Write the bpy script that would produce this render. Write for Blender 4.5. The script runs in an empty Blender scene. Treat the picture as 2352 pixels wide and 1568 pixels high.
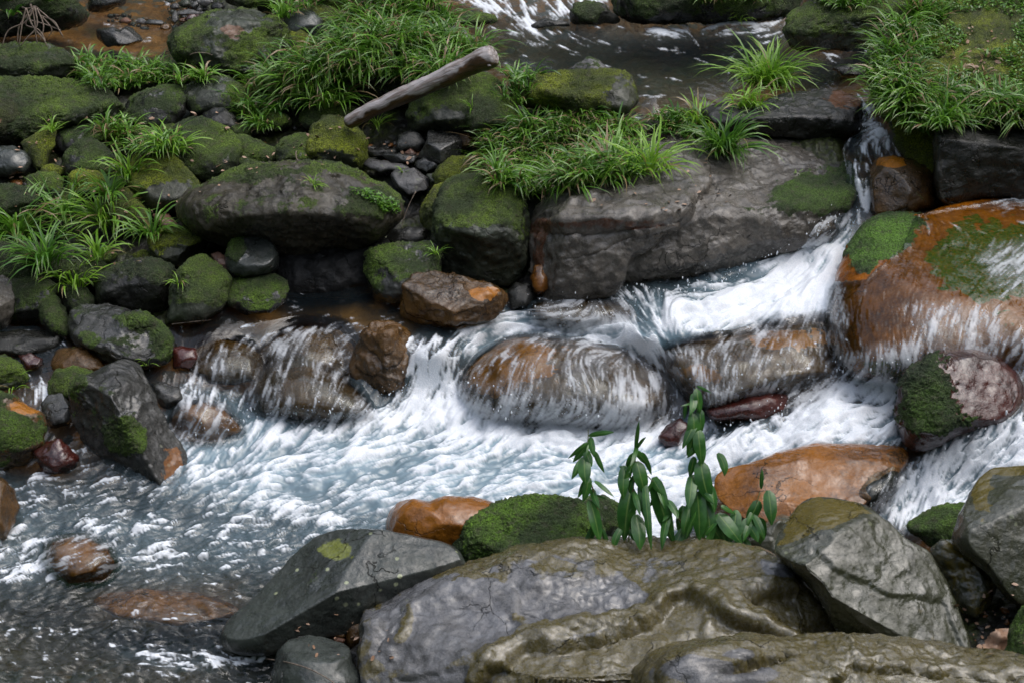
import bpy, math, random
import numpy as np
# ---------------------------------------------------------------- camera, world, sun, exposure
scene = bpy.context.scene
PITCH = math.radians(27.0); HC = 4.2; LENS = 55.0
FV = 1176.0 / (18.0 / LENS)                 # focal length in photo units (2352 wide)
cam_d = bpy.data.cameras.new('camera'); cam = bpy.data.objects.new('camera', cam_d)
scene.collection.objects.link(cam); scene.camera = cam
cam.location = (0, 0, HC); cam.rotation_euler = (math.pi/2 - PITCH, 0, 0)
cam_d.lens = LENS; cam_d.sensor_width = 36.0; cam_d.clip_end = 400.0; cam_d.clip_start = 0.05
cam_d.dof.use_dof = True; cam_d.dof.focus_distance = 8.9; cam_d.dof.aperture_fstop = 5.0
SUN_EL = math.radians(64); SUN_AZ = math.radians(78)     # azimuth from +Y towards +X : soft light from high on the right
w = bpy.data.worlds.new('World'); scene.world = w; w.use_nodes = True
nt = w.node_tree; nt.nodes.clear()
sky = nt.nodes.new('ShaderNodeTexSky'); sky.sky_type = 'NISHITA'; sky.sun_disc = False
sky.sun_elevation = SUN_EL; sky.sun_rotation = SUN_AZ; sky.air_density = 1.0; sky.dust_density = 3.0; sky.ozone_density = 1.2
bg = nt.nodes.new('ShaderNodeBackground'); bg.inputs[1].default_value = 0.15
wo = nt.nodes.new('ShaderNodeOutputWorld')
hs = nt.nodes.new('ShaderNodeHueSaturation'); hs.inputs['Saturation'].default_value = .55      # overcast: a greyer sky
nt.links.new(sky.outputs[0], hs.inputs['Color']); nt.links.new(hs.outputs[0], bg.inputs[0]); nt.links.new(bg.outputs[0], wo.inputs[0])
sl = bpy.data.lights.new('sun', 'SUN'); sl.energy = 0.5; sl.angle = math.radians(70); sl.color = (1.0, 0.97, 0.93)
so = bpy.data.objects.new('sun', sl); scene.collection.objects.link(so)
so.rotation_euler = (math.pi/2 - SUN_EL, 0, math.pi - SUN_AZ)
so.location = (0, 0, 12)
vs = scene.view_settings; vs.view_transform = 'Standard'; vs.look = 'None'; vs.gamma = 1.0; vs.use_curve_mapping = False
vs.exposure = 1.03
scene.cycles.max_bounces = 8; scene.cycles.transparent_max_bounces = 12
scene.cycles.caustics_reflective = False; scene.cycles.caustics_refractive = False
scene.cycles.use_denoising = True

# ---------------------------------------------------------------- helpers
SP, CP = math.sin(PITCH), math.cos(PITCH)
def unproj(px, py, d):
    """photo units + depth along the view axis -> world"""
    dx = (np.asarray(px, float) - 1176.0)/FV; dy = (784.0 - np.asarray(py, float))/FV
    return np.stack([dx*d, (CP + dy*SP)*d, HC + (-SP + dy*CP)*d], -1)
def proj(P):
    x = P[..., 0]; y = P[..., 1]; z = P[..., 2] - HC
    d = y*CP - z*SP; v = y*SP + z*CP
    return 1176.0 + FV*x/d, 784.0 - FV*v/d, d
def depth_at(px, py, z):
    dy = (784.0 - np.asarray(py, float))/FV
    return (np.asarray(z) - HC)/(-SP + dy*CP)

_r = np.random.RandomState(7)
PERM = np.concatenate([_r.permutation(256)]*3).astype(np.int32)
_g = _r.normal(size=(256, 3)); GRAD = (_g/np.linalg.norm(_g, axis=1)[:, None]).astype(np.float32)
def perlin(P):
    P = np.asarray(P, np.float32); i = np.floor(P).astype(np.int32); f = P - i; i &= 255
    u = f*f*f*(f*(f*6 - 15) + 10); out = 0
    for a in (0, 1):
        wa = u[:, 0] if a else 1 - u[:, 0]; pa = PERM[i[:, 0] + a]
        for b in (0, 1):
            wb = u[:, 1] if b else 1 - u[:, 1]; pb = PERM[pa + i[:, 1] + b]
            for c in (0, 1):
                wc = u[:, 2] if c else 1 - u[:, 2]
                g = GRAD[PERM[pb + i[:, 2] + c] & 255]
                out = out + wa*wb*wc*(g[:, 0]*(f[:, 0]-a) + g[:, 1]*(f[:, 1]-b) + g[:, 2]*(f[:, 2]-c))
    return out*1.6
def fbm(P, octs=4, gain=0.5, ridge=False):
    a = 1.0; s = 0; o = 0
    for k in range(octs):
        n = perlin(P*(2.03**k) + 17.3*k)
        if ridge: n = 1 - 2*np.abs(n)
        o = o + a*n; s += a; a *= gain
    return o/s
def sstep(a, b, x):
    t = np.clip((x - a)/(b - a), 0, 1); return t*t*(3 - 2*t)
def pts(s): return np.array([[float(v) for v in q.split(',')] for q in s.split()])

def mesh_obj(name, V, F, mat, parent=None, attrs=None, smooth=True):
    V = np.asarray(V, np.float32); F = np.asarray(F, np.int32)
    me = bpy.data.meshes.new(name); k = F.shape[1]
    me.vertices.add(len(V)); me.vertices.foreach_set('co', V.ravel())
    me.loops.add(F.size); me.loops.foreach_set('vertex_index', F.ravel())
    me.polygons.add(len(F)); me.polygons.foreach_set('loop_start', np.arange(0, F.size, k, dtype=np.int32))
    if smooth: me.polygons.foreach_set('use_smooth', np.ones(len(F), bool))
    me.update(calc_edges=True)
    for an, av in (attrs or {}).items():
        at = me.attributes.new(an, 'FLOAT', 'POINT'); at.data.foreach_set('value', np.asarray(av, np.float32).ravel())
    me.materials.append(mat)
    o = bpy.data.objects.new(name, me); scene.collection.objects.link(o)
    if parent is not None: o.parent = parent
    return o
def tag(o, label=None, cat=None, group=None, kind=None):
    for k, v in (('label', label), ('category', cat), ('group', group), ('kind', kind)):
        if v: o[k] = v
    return o
def empty(name, loc):
    o = bpy.data.objects.new(name, None); o.location = loc; o.empty_display_size = .1
    scene.collection.objects.link(o); return o
def tube(P, rad, n=7, cap=True):
    P = np.asarray(P, float); m = len(P); rad = np.broadcast_to(np.asarray(rad, float), (m,))
    T = np.gradient(P, axis=0); T /= np.linalg.norm(T, axis=1)[:, None] + 1e-9
    ref = np.array([0.13, 0.21, 0.97]); 
    if abs(T[0] @ ref) > .9: ref = np.array([1., 0, 0])
    A = np.cross(T, ref); A /= np.linalg.norm(A, axis=1)[:, None]; B = np.cross(T, A)
    an = np.linspace(0, 2*math.pi, n, endpoint=False)
    V = P[:, None] + rad[:, None, None]*(np.cos(an)[None, :, None]*A[:, None] + np.sin(an)[None, :, None]*B[:, None])
    V = V.reshape(-1, 3); F = []
    for i in range(m - 1):
        for j in range(n):
            a = i*n + j; b = i*n + (j+1) % n; F.append((a, b, b+n, a+n))
    if cap:
        c0 = len(V); V = np.vstack([V, P[0], P[-1]])
        for j in range(n):
            k = (j+1) % n
            F.append((k, j, c0, c0)); F.append(((m-1)*n + j, (m-1)*n + k, c0+1, c0+1))
    return V, np.array(F)
def merge(parts):
    Vs, Fs, o = [], [], 0
    for V, F in parts:
        Vs.append(V); Fs.append(np.asarray(F) + o); o += len(V)
    return np.vstack(Vs), np.vstack(Fs)
def curve(P, n):
    """smooth catmull-rom through control points"""
    P = np.asarray(P, float); Q = np.vstack([2*P[0]-P[1], P, 2*P[-1]-P[-2]]); m = len(P) - 1
    t = np.linspace(0, m - 1e-6, n); i = t.astype(int); f = (t - i)[:, None]
    p0, p1, p2, p3 = Q[i], Q[i+1], Q[i+2], Q[i+3]
    return .5*(2*p1 + (p2-p0)*f + (2*p0-5*p1+4*p2-p3)*f*f + (3*p1-p0-3*p2+p3)*f**3)

# ---------------------------------------------------------------- pixel-spaced survey grid of the ground
S = 2352.0/1024.0
GX0, GX1, GY0, GY1 = -150, 1175, -70, 760
gx = np.arange(GX0, GX1)*S; gy = np.arange(GY0, GY1)*S
PX, PY = np.meshgrid(gx, gy); GH, GW = PX.shape
def gblur(A, sx, sy=None):
    sy = sx if sy is None else sy; p = int(3*max(sx, sy)) + 1
    B = np.pad(A, p, mode='edge'); h, w_ = B.shape
    fy = np.fft.fftfreq(h)[:, None]; fx = np.fft.rfftfreq(w_)[None]
    K = np.exp(-2*(math.pi**2)*((fy*sy)**2 + (fx*sx)**2))
    return np.fft.irfft2(np.fft.rfft2(B)*K, s=(h, w_))[p:-p, p:-p]
def inpoly(P, X, Y):
    r = np.zeros(X.shape, bool); n = len(P)
    for i in range(n):
        x1, y1 = P[i]; x2, y2 = P[(i+1) % n]
        if y1 == y2: continue
        c = ((y1 > Y) != (y2 > Y)) & (X < (x2-x1)*(Y-y1)/(y2-y1) + x1); r ^= c
    return r
def pmask(s, blur=4):
    P = pts(s) if isinstance(s, str) else s
    return gblur(inpoly(P, PX, PY).astype(float), blur/S)
def gidx(px, py):
    return (np.clip(np.round(np.asarray(py)/S - GY0).astype(int), 0, GH-1), np.clip(np.round(np.asarray(px)/S - GX0).astype(int), 0, GW-1))

# water / ground level survey: x,y in the photo and height in metres
LV = pts('''900,1000,.02 1300,1000,.05 600,1050,0 1000,1150,0 1400,1150,0 300,1150,-.02 1200,1230,-.05 600,1250,-.05 200,1300,-.08 100,1500,-.15
450,1500,-.15 700,1560,-.18 0,1250,-.06 0,1100,0 1000,1400,-.1 1500,1400,0 2000,1400,.05 2300,1400,.1 1500,1700,0 2300,1700,.1 900,1720,-.15 100,1720,-.2
600,720,.35 800,710,.35 480,760,.33 900,770,.33 1000,760,.34 560,840,.15 700,850,.10 620,900,.07 500,985,.03 750,970,.05 430,900,.14 60,790,.25 60,880,.17 60,1050,.02
250,1120,0 120,1085,.02 100,960,.1 1100,740,.36 1300,720,.38 1500,700,.42 1700,660,.46 1850,620,.5 1900,550,.58 1950,500,.66 1990,490,.69
1990,330,.92 1990,390,.9 1975,415,.87 2030,330,.93 1985,235,1.08 1990,300,.95 1500,100,1.1 1700,150,1.1 1900,180,1.1 1300,80,1.1 1200,120,1.1 1500,230,1.1
1900,80,1.12 1600,60,1.12 1100,20,1.15 1300,0,1.18 1200,-60,1.25 1700,-60,1.3 1600,400,.75 1500,550,.5 1000,805,.33 1000,835,.26 1000,900,.08 950,940,.04
1300,945,.06 1150,960,.05 1480,965,.06 1600,970,.08 1300,860,.07 1200,810,.12 1420,850,.09 1480,880,.08 1150,850,.09 1650,770,.42 1560,770,.38 1480,770,.36 1800,740,.45 1900,730,.47 1700,850,.22 1850,850,.24 1800,800,.27
2000,890,.27 1900,900,.27 1800,950,.2 1700,1000,.12 1600,1045,.05 1550,1120,0 1880,1000,.22 2020,980,.26 2330,960,.38 2250,990,.33 2180,1060,.18
2100,1150,.02 2050,1190,0 2250,1150,.05 2352,1050,.25 2200,440,.78 2100,600,.5 2200,750,.42 2300,600,.6 100,150,.95 300,150,.95 500,250,.85 100,300,.8
300,400,.65 100,450,.62 100,600,.45 300,600,.45 500,500,.55 450,650,.4 250,750,.3 700,350,.75 850,300,.8 900,400,.68 950,500,.5 900,640,.37 700,640,.37
1100,600,.42 1100,400,.72 1200,300,.92 800,150,1.02 950,100,1.1 1000,250,.92 250,80,.98 120,100,.98 350,40,1.0 450,10,1.04 300,-60,1.06 700,0,1.15
600,-60,1.2 900,-60,1.3 2100,350,.93 2300,200,1.15 2200,0,1.4 2400,350,1.0 2400,500,.8 2400,700,.6 2400,900,.42 2600,-60,1.5 2600,1200,.3
-250,100,1.0 -250,400,.7 -250,700,.4 -250,1000,.05 -250,1300,-.05 -250,1700,-.2 1600,1250,-.02 1800,1200,-.02'''.replace('\n', ' '))
def rbf(C, vals, X, Y, smooth=1e-3, chunk=200000):
    A = np.sqrt(((C[:, None]-C[None])**2).sum(-1)) + np.eye(len(C))*smooth
    m = len(C); M = np.zeros((m+1, m+1)); M[:m, :m] = A; M[m, :m] = M[:m, m] = 1
    b = np.zeros((m+1, vals.shape[1])); b[:m] = vals; wts = np.linalg.solve(M, b)
    Q = np.stack([X.ravel(), Y.ravel()], 1); out = np.empty((len(Q), vals.shape[1]))
    for i in range(0, len(Q), chunk):
        q = Q[i:i+chunk]
        D = np.sqrt((q[:, None, 0]-C[None, :, 0])**2 + (q[:, None, 1]-C[None, :, 1])**2)
        out[i:i+chunk] = D @ wts[:m] + wts[m]
    return out.reshape(X.shape + (vals.shape[1],))
def field(C, vals, smooth=1e-3, blur=2):
    st = 5; o = rbf(C, vals, PX[::st, ::st], PY[::st, ::st], smooth)       # coarse survey, then bilinear
    h, w_ = o.shape[:2]; yy = np.clip(np.arange(GH)/st, 0, h-1.001); xx = np.clip(np.arange(GW)/st, 0, w_-1.001)
    iy = yy.astype(int)[:, None]; ix = xx.astype(int)[None]; fy = (yy - yy.astype(int))[:, None, None]; fx = (xx - xx.astype(int))[None, :, None]
    R = (o[iy, ix]*(1-fy)*(1-fx) + o[iy+1, ix]*fy*(1-fx) + o[iy, ix+1]*(1-fy)*fx + o[iy+1, ix+1]*fy*fx)
    return np.stack([gblur(R[..., k], blur) for k in range(R.shape[2])], -1)
LEVEL = field(LV[:, :2], LV[:, 2:3], blur=2.5)[..., 0]
def level(px, py):
    i = gidx(px, py); return LEVEL[i]
# ---------------------------------------------------------------- materials
class NT:
    def __init__(s, name):
        s.m = bpy.data.materials.new(name); s.m.use_nodes = True; s.t = s.m.node_tree; s.t.nodes.clear()
        s.out = s.n('ShaderNodeOutputMaterial')
        s.pos = s.n('ShaderNodeNewGeometry')
    def n(s, k, **kw):
        q = s.t.nodes.new(k)
        for a, b in kw.items(): setattr(q, a, b)
        return q
    def l(s, a, b): s.t.links.new(a, b)
    def set(s, sock, v):
        if hasattr(v, 'is_output') or isinstance(v, bpy.types.NodeSocket): s.l(v, sock)
        elif isinstance(v, (tuple, list)): sock.default_value = (*v, 1) if (len(v) == 3 and len(sock.default_value) == 4) else v
        else: sock.default_value = v
    def noise(s, scale, detail=4, rough=.55, vec=None, dist=0.0):
        q = s.n('ShaderNodeTexNoise'); q.inputs['Scale'].default_value = scale; q.inputs['Detail'].default_value = detail
        q.inputs['Roughness'].default_value = rough; q.inputs['Distortion'].default_value = dist
        s.l(vec if vec is not None else s.pos.outputs['Position'], q.inputs['Vector']); return q.outputs[0]
    def vor(s, scale, feat='F1', vec=None, out='Distance'):
        q = s.n('ShaderNodeTexVoronoi'); q.feature = feat; q.inputs['Scale'].default_value = scale
        s.l(vec if vec is not None else s.pos.outputs['Position'], q.inputs['Vector']); return q.outputs[out]
    def math(s, op, a, b=None, c=None, clamp=False):
        q = s.n('ShaderNodeMath', operation=op); q.use_clamp = clamp
        for i, v in enumerate((a, b, c)):
            if v is not None: s.set(q.inputs[i], v)
        return q.outputs[0]
    def ss(s, x, a, b, lo=0.0, hi=1.0):
        q = s.n('ShaderNodeMapRange'); q.interpolation_type = 'SMOOTHSTEP'
        s.set(q.inputs[0], x); s.set(q.inputs[1], a); s.set(q.inputs[2], b); s.set(q.inputs[3], lo); s.set(q.inputs[4], hi); return q.outputs[0]
    def mix(s, f, a, b, mode='MIX'):
        q = s.n('ShaderNodeMix'); q.data_type = 'RGBA'; q.blend_type = mode
        s.set(q.inputs[0], f); s.set(q.inputs[6], a); s.set(q.inputs[7], b); return q.outputs[2]
    def attr(s, name):
        q = s.n('ShaderNodeAttribute', attribute_name=name); return q.outputs['Fac']
    def scalev(s, v3):
        q = s.n('ShaderNodeMapping'); q.inputs['Scale'].default_value = v3; s.l(s.pos.outputs['Position'], q.inputs[0]); return q.outputs[0]
    def bump(s, h, strength, dist, normal=None):
        q = s.n('ShaderNodeBump'); q.inputs['Strength'].default_value = strength; q.inputs['Distance'].default_value = dist
        s.set(q.inputs['Height'], h)
        if normal is not None: s.l(normal, q.inputs['Normal'])
        return q.outputs[0]
    def bsdf(s, col, rough, normal=None, spec=.5, **kw):
        q = s.n('ShaderNodeBsdfPrincipled'); s.set(q.inputs['Base Color'], col); s.set(q.inputs['Roughness'], rough)
        q.inputs['Specular IOR Level'].default_value = spec
        for k, v in kw.items(): s.set(q.inputs[k.replace('_', ' ')], v)
        if normal is not None: s.l(normal, q.inputs['Normal'])
        return q.outputs[0]
    def done(s, sh): s.l(sh, s.out.inputs[0]); return s.m
    def mixs(s, f, a, b):
        q = s.n('ShaderNodeMixShader'); s.set(q.inputs[0], f); s.l(a, q.inputs[1]); s.l(b, q.inputs[2]); return q.outputs[0]

def rock_mat(name, A, B, C, gloss=.3, lichen=0.0, mossA=(.018, .030, .006), mossB=(.095, .125, .018), grain=1.0, coat=.55, spec=.45):
    mossA = tuple(c*v for c, v in zip(mossA, (1.15, 1.5, 1.0))); mossB = tuple(c*v for c, v in zip(mossB, (1.6, 2.3, 1.0)))
    t = NT(name)
    big = t.noise(2.6, 6, .6, dist=.5); mid = t.noise(11, 6, .62); fine = t.noise(70, 5, .7)
    col = t.mix(t.ss(big, .38, .62), A, B)
    col = t.mix(t.ss(mid, .5, .72, 0, .75), col, tuple(c*.45 for c in B))
    k = t.math('ADD', t.attr('mark'), t.math('MULTIPLY', t.math('SUBTRACT', mid, .5), 1.5))
    col = t.mix(t.ss(k, .42, .62), col, C)
    col = t.mix(t.ss(fine, .4, .75, 0.0, .45), col, tuple(min(1, c*1.5+.006) for c in A))
    col = t.mix(t.ss(t.noise(160, 2, .6), .55, .75, 0, .6), col, tuple(c*.25 for c in B))
    wv = t.n('ShaderNodeVectorMath', operation='MULTIPLY_ADD'); nc = t.n('ShaderNodeTexNoise'); nc.inputs['Scale'].default_value = 3.0; nc.inputs['Detail'].default_value = 6; t.l(t.pos.outputs['Position'], nc.inputs['Vector'])
    t.l(nc.outputs['Color'], wv.inputs[0]); wv.inputs[1].default_value = (.7, .7, .7); t.l(t.pos.outputs['Position'], wv.inputs[2])
    cr = t.math('MULTIPLY', t.ss(t.vor(2.3, 'DISTANCE_TO_EDGE', vec=wv.outputs[0]), .0, .010, 1, 0), t.ss(t.noise(2.2, 3), .52, .58))
    col = t.mix(t.math('MULTIPLY', cr, .65), col, (.008, .007, .005))
    if lichen:
        sp = t.math('ADD', t.vor(13), t.math('MULTIPLY', t.noise(50, 3), .12))
        lm = t.math('MULTIPLY', t.ss(sp, .16, .23, 1, 0), t.ss(t.noise(1.7, 2), .52, .6, 0, lichen))
        col = t.mix(lm, col, (.33, .36, .22))
    h = t.math('ADD', t.math('MULTIPLY', mid, .9), t.math('MULTIPLY', fine, .35*grain))
    h = t.math('SUBTRACT', h, t.math('MULTIPLY', cr, .9))
    h = t.math('ADD', h, t.math('MULTIPLY', t.noise(240, 2, .5), .12*grain))
    nb = t.bump(h, .75, .022)
    rg = t.ss(t.noise(16, 4), .35, .7, gloss*.6, gloss*1.9)
    cn = t.bump(t.math('ADD', t.math('MULTIPLY', mid, .7), t.math('MULTIPLY', fine, .12*grain)), .4, .010)
    rock = t.bsdf(col, rg, nb, spec=spec, Coat_Weight=t.ss(t.noise(6, 5, .65), .40, .60, coat*.15, coat), Coat_Roughness=.07, Coat_Normal=cn)
    # moss
    mn = t.noise(9, 7, .68); mf = t.noise(120, 4, .75); ml = t.noise(3.2, 4, .6)
    k = t.math('ADD', t.attr('moss'), t.math('MULTIPLY', t.math('SUBTRACT', mn, .5), 2.7))
    k = t.math('ADD', k, t.math('MULTIPLY', t.math('SUBTRACT', t.noise(45, 3, .7), .5), .8))
    mm = t.ss(k, .42, .62)
    mc = t.mix(t.ss(ml, .38, .66), mossA, mossB)
    mc = t.mix(t.ss(mf, .32, .72), tuple(c*.35 for c in mossA), mc)
    mc = t.mix(t.ss(t.noise(26, 4, .7), .5, .68, 0, .7), mc, (.07, .065, .04)); mc = t.mix(t.ss(t.noise(190, 2, .7), .60, .70, 0, .8), mc, (.20, .26, .10))
    hm = t.math('ADD', t.math('MULTIPLY', t.noise(38, 4, .7), 1.0), t.math('MULTIPLY', mf, .7))
    nm = t.bump(hm, 1.0, .03)
    moss = t.bsdf(mc, t.ss(mf, .4, .7, .85, .25), nm, spec=.5)
    return t.done(t.mixs(mm, rock, moss))
MATS = {}
def mat(k): return MATS[k]
MATS['grey'] = rock_mat('mossy_grey_stone', (.044, .052, .034), (.017, .020, .013), (.15, .075, .04), .30, .5, mossA=(.028, .042, .006), mossB=(.13, .15, .016), coat=.3)
MATS['brown'] = rock_mat('brown_grey_stone', (.050, .043, .028), (.020, .018, .012), (.05, .05, .05), .35, .15, mossA=(.03, .043, .006), mossB=(.12, .14, .016), coat=.2)
MATS['pale'] = rock_mat('pale_grey_stone', (.115, .112, .11), (.05, .048, .046), (.15, .07, .04), .28, .2, coat=.4)
MATS['wet'] = rock_mat('wet_grey_stone', (.044, .045, .042), (.018, .018, .016), (.20, .075, .014), .16, .2, mossA=(.025, .04, .006), mossB=(.11, .14, .016), coat=.6)
MATS['slab'] = rock_mat('slab_stone', (.118, .106, .090), (.052, .046, .038), (.085, .030, .012), .26, .0, mossA=(.020, .035, .006), mossB=(.07, .10, .014), coat=.45)
MATS['olive'] = rock_mat('wet_olive_stone', (.058, .060, .042), (.030, .034, .015), (.10, .076, .008), .20, .35, mossA=(.03, .03, .006), mossB=(.12, .11, .02), grain=.4, coat=.7)
MATS['ripple'] = rock_mat('rippled_stone_painted_sheen', (.118, .120, .128), (.080, .080, .080), (.080, .064, .014), .20, .25, grain=.8, coat=.95)  # grey stone, sky sheen of the hollows put into the pale colour
MATS['orange'] = rock_mat('orange_stone', (.23, .085, .008), (.09, .036, .008), (.04, .025, .014), .16, 0, mossA=(.012, .028, .006), mossB=(.05, .085, .012), grain=.3, coat=.85, spec=.25)
MATS['algae'] = rock_mat('amber_and_algae_stone', (.29, .092, .004), (.11, .034, .004), (.022, .075, .003), .22, 0, mossA=(.03, .055, .010), mossB=(.12, .19, .03), grain=.3, coat=.05, spec=.2)
MATS['rust'] = rock_mat('rusty_brown_stone', (.105, .050, .010), (.040, .023, .009), (.34, .125, .008), .15, 0, mossA=(.025, .035, .006), mossB=(.09, .12, .014), coat=.5)
MATS['red'] = rock_mat('dark_red_stone', (.060, .012, .008), (.022, .008, .007), (.16, .025, .008), .12, 0, mossA=(.015, .03, .006), mossB=(.06, .09, .012), grain=.4, coat=.8)
MATS['dark'] = rock_mat('dark_stone', (.016, .017, .013), (.007, .007, .006), (.13, .045, .01), .3, .1, mossA=(.018, .028, .005), mossB=(.075, .095, .012), coat=.25)
MATS['black'] = rock_mat('hollow_shade_stone', (.005, .005, .005), (.003, .003, .003), (.01, .01, .01), .5, .0, coat=0)  # near-black colour stands in for the shade of the hollow
MATS['lime'] = rock_mat('bright_moss_stone', (.040, .045, .026), (.018, .020, .012), (.12, .12, .1), .35, .3, mossA=(.062, .070, .004), mossB=(.24, .20, .006), coat=.2)
MATS['tan'] = rock_mat('tan_stone', (.17, .085, .055), (.085, .045, .03), (.3, .2, .15), .35, 0, coat=.3)
MATS['smooth'] = rock_mat('smooth_blue_grey_stone', (.046, .054, .048), (.026, .030, .027), (.15, .17, .035), .28, .9, grain=.3, coat=.45)
MATS['greenrock'] = rock_mat('dense_moss_stone', (.04, .05, .03), (.02, .025, .014), (.1, .1, .08), .35, .0, mossA=(.025, .045, .006), mossB=(.14, .20, .018), coat=.2)

def bed_material():
    t = NT('stream_bed_gravel'); wet = t.attr('wet')
    cell = t.vor(15, out='Color'); c2 = t.vor(15); e = t.noise(4, 5)
    sep = t.n('ShaderNodeSeparateColor'); t.l(cell, sep.inputs[0])
    stone = t.mix(sep.outputs[0], (.30, .125, .025), (.12, .052, .014)); stone = t.mix(t.ss(sep.outputs[1], .6, .8), stone, (.09, .075, .06))
    stone = t.mix(t.ss(e, .4, .65), stone, (.17, .07, .018))
    soil = t.mix(t.ss(t.noise(5, 6), .38, .58), (.014, .013, .010), (.045, .058, .014))
    soil = t.mix(t.ss(t.noise(40, 5, .7), .42, .62), soil, (.007, .007, .005))
    deep = t.mix(t.math('MULTIPLY', t.attr('deep'), .88), stone, (.022, .026, .013))
    deep = t.mix(t.attr('amber'), deep, t.mix(t.ss(e, .35, .65), (.60, .27, .05), (.34, .15, .03))); col = t.mix(wet, soil, deep)
    h = t.math('ADD', t.math('MULTIPLY', c2, -.6), t.math('MULTIPLY', t.noise(60, 4), .4))
    return t.done(t.bsdf(col, .45, t.bump(h, .8, .03), spec=.4))
def water_material():
    t = NT('rushing_water'); foam = t.attr('foam'); milk = t.attr('milk')
    fr = t.n('ShaderNodeFresnel'); fr.inputs[0].default_value = 1.36
    nb = t.bump(t.math('ADD', t.noise(26, 3, .6), t.math('MULTIPLY', t.noise(80, 2), .35)), .35, .006)
    t.l(nb, fr.inputs['Normal'])
    gl = t.n('ShaderNodeBsdfGlossy'); gl.inputs['Roughness'].default_value = .07; gl.inputs['Color'].default_value = (1, 1, 1, 1); t.l(nb, gl.inputs['Normal'])
    tr = t.n('ShaderNodeBsdfTransparent'); tr.inputs[0].default_value = (.80, .84, .80, 1)
    mk = t.bsdf(t.mix(t.noise(6, 3), (.12, .205, .25), (.27, .38, .45)), .3, nb, spec=.5)
    body = t.mixs(milk, tr.outputs[0], mk)
    wat = t.mixs(t.math('MULTIPLY', fr.outputs[0], .95, clamp=True), body, gl.outputs[0])
    wc = t.mix(t.ss(t.noise(140, 3, .7), .35, .7), (.72, .77, .83), (.90, .92, .95))
    wh = t.bsdf(wc, .35, t.bump(t.noise(150, 3, .7), .5, .01), spec=.4, Subsurface_Weight=0.0)
    return t.done(t.mixs(foam, wat, wh))
def blade_material(name, A, B, dead):
    t = NT(name); tn = t.attr('tint')
    col = t.mix(t.ss(tn, 0, .85), A, B); col = t.mix(t.ss(tn, .93, .95), col, dead)
    col = t.mix(t.ss(t.attr('along'), .75, 1.0, 0, .5), col, (.16, .15, .05))
    b = t.bsdf(col, .33, spec=.55); tl = t.n('ShaderNodeBsdfTranslucent'); t.l(col, tl.inputs[0])
    return t.done(t.mixs(.36, b, tl.outputs[0]))
def plain(name, A, B, rough=.6, sc=20, bump=.5, spec=.4, vec=None, dist=.01):
    t = NT(name); v = t.scalev(vec) if vec else None
    n = t.noise(sc, 6, .65, vec=v); col = t.mix(t.ss(n, .38, .65), A, B); col = t.mix(t.ss(t.noise(sc*5, 3, vec=v), .5, .75, 0, .6), col, tuple(c*.4 for c in A))
    return t.done(t.bsdf(col, rough, t.bump(n, bump, dist), spec=spec))
M_BED = bed_material(); M_WATER = water_material()
M_SEDGE = blade_material('sedge_leaf', (.05, .15, .016), (.17, .36, .035), (.30, .21, .11))
M_SEDGE2 = blade_material('bright_sedge_leaf', (.08, .22, .016), (.24, .44, .04), (.30, .22, .1))
M_TWIG = plain('dry_twig', (.22, .17, .13), (.12, .09, .07), .6, 40)
M_HILL = plain('forest_floor', (.012, .022, .008), (.03, .05, .015), .9, 1.5, 1, .1, dist=.3)
def leaf_material():
    t = NT('broad_leaf'); n = t.noise(18, 4)
    col = t.mix(t.ss(n, .35, .7), (.024, .095, .018), (.055, .17, .03))
    col = t.mix(t.ss(t.attr('rib'), .75, 1.0, 0, .75), col, (.17, .27, .07))
    b = t.bsdf(col, .3, t.bump(t.noise(60, 3), .3, .004), spec=.5); tl = t.n('ShaderNodeBsdfTranslucent'); t.l(t.mix(.5, col, (.03, .12, .01)), tl.inputs[0])
    return t.done(t.mixs(.25, b, tl.outputs[0]))
M_LEAF = leaf_material(); M_STEM = plain('green_stem', (.10, .13, .035), (.16, .14, .06), .5, 60)
def log_material():
    t = NT('weathered_driftwood'); tc = t.n('ShaderNodeTexCoord'); mp = t.n('ShaderNodeMapping'); mp.inputs['Scale'].default_value = (1, 9, 9); t.l(tc.outputs['Object'], mp.inputs[0])
    n = t.noise(4, 7, .65, vec=mp.outputs[0], dist=.4); mask = t.noise(2.6, 4, .6, vec=tc.outputs['Object'])
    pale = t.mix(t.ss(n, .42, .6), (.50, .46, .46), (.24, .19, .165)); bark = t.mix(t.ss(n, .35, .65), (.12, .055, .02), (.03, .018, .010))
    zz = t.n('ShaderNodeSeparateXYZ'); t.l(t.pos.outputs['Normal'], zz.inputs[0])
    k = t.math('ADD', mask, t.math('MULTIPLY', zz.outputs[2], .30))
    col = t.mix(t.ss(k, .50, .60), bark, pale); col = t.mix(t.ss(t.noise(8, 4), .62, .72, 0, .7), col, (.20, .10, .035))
    return t.done(t.bsdf(col, .34, t.bump(n, .9, .02), spec=.5, Coat_Weight=.5, Coat_Roughness=.15))
M_LOG = log_material()
M_DEAD = plain('dead_leaf', (.26, .15, .09), (.40, .27, .19), .5, 14)
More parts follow.
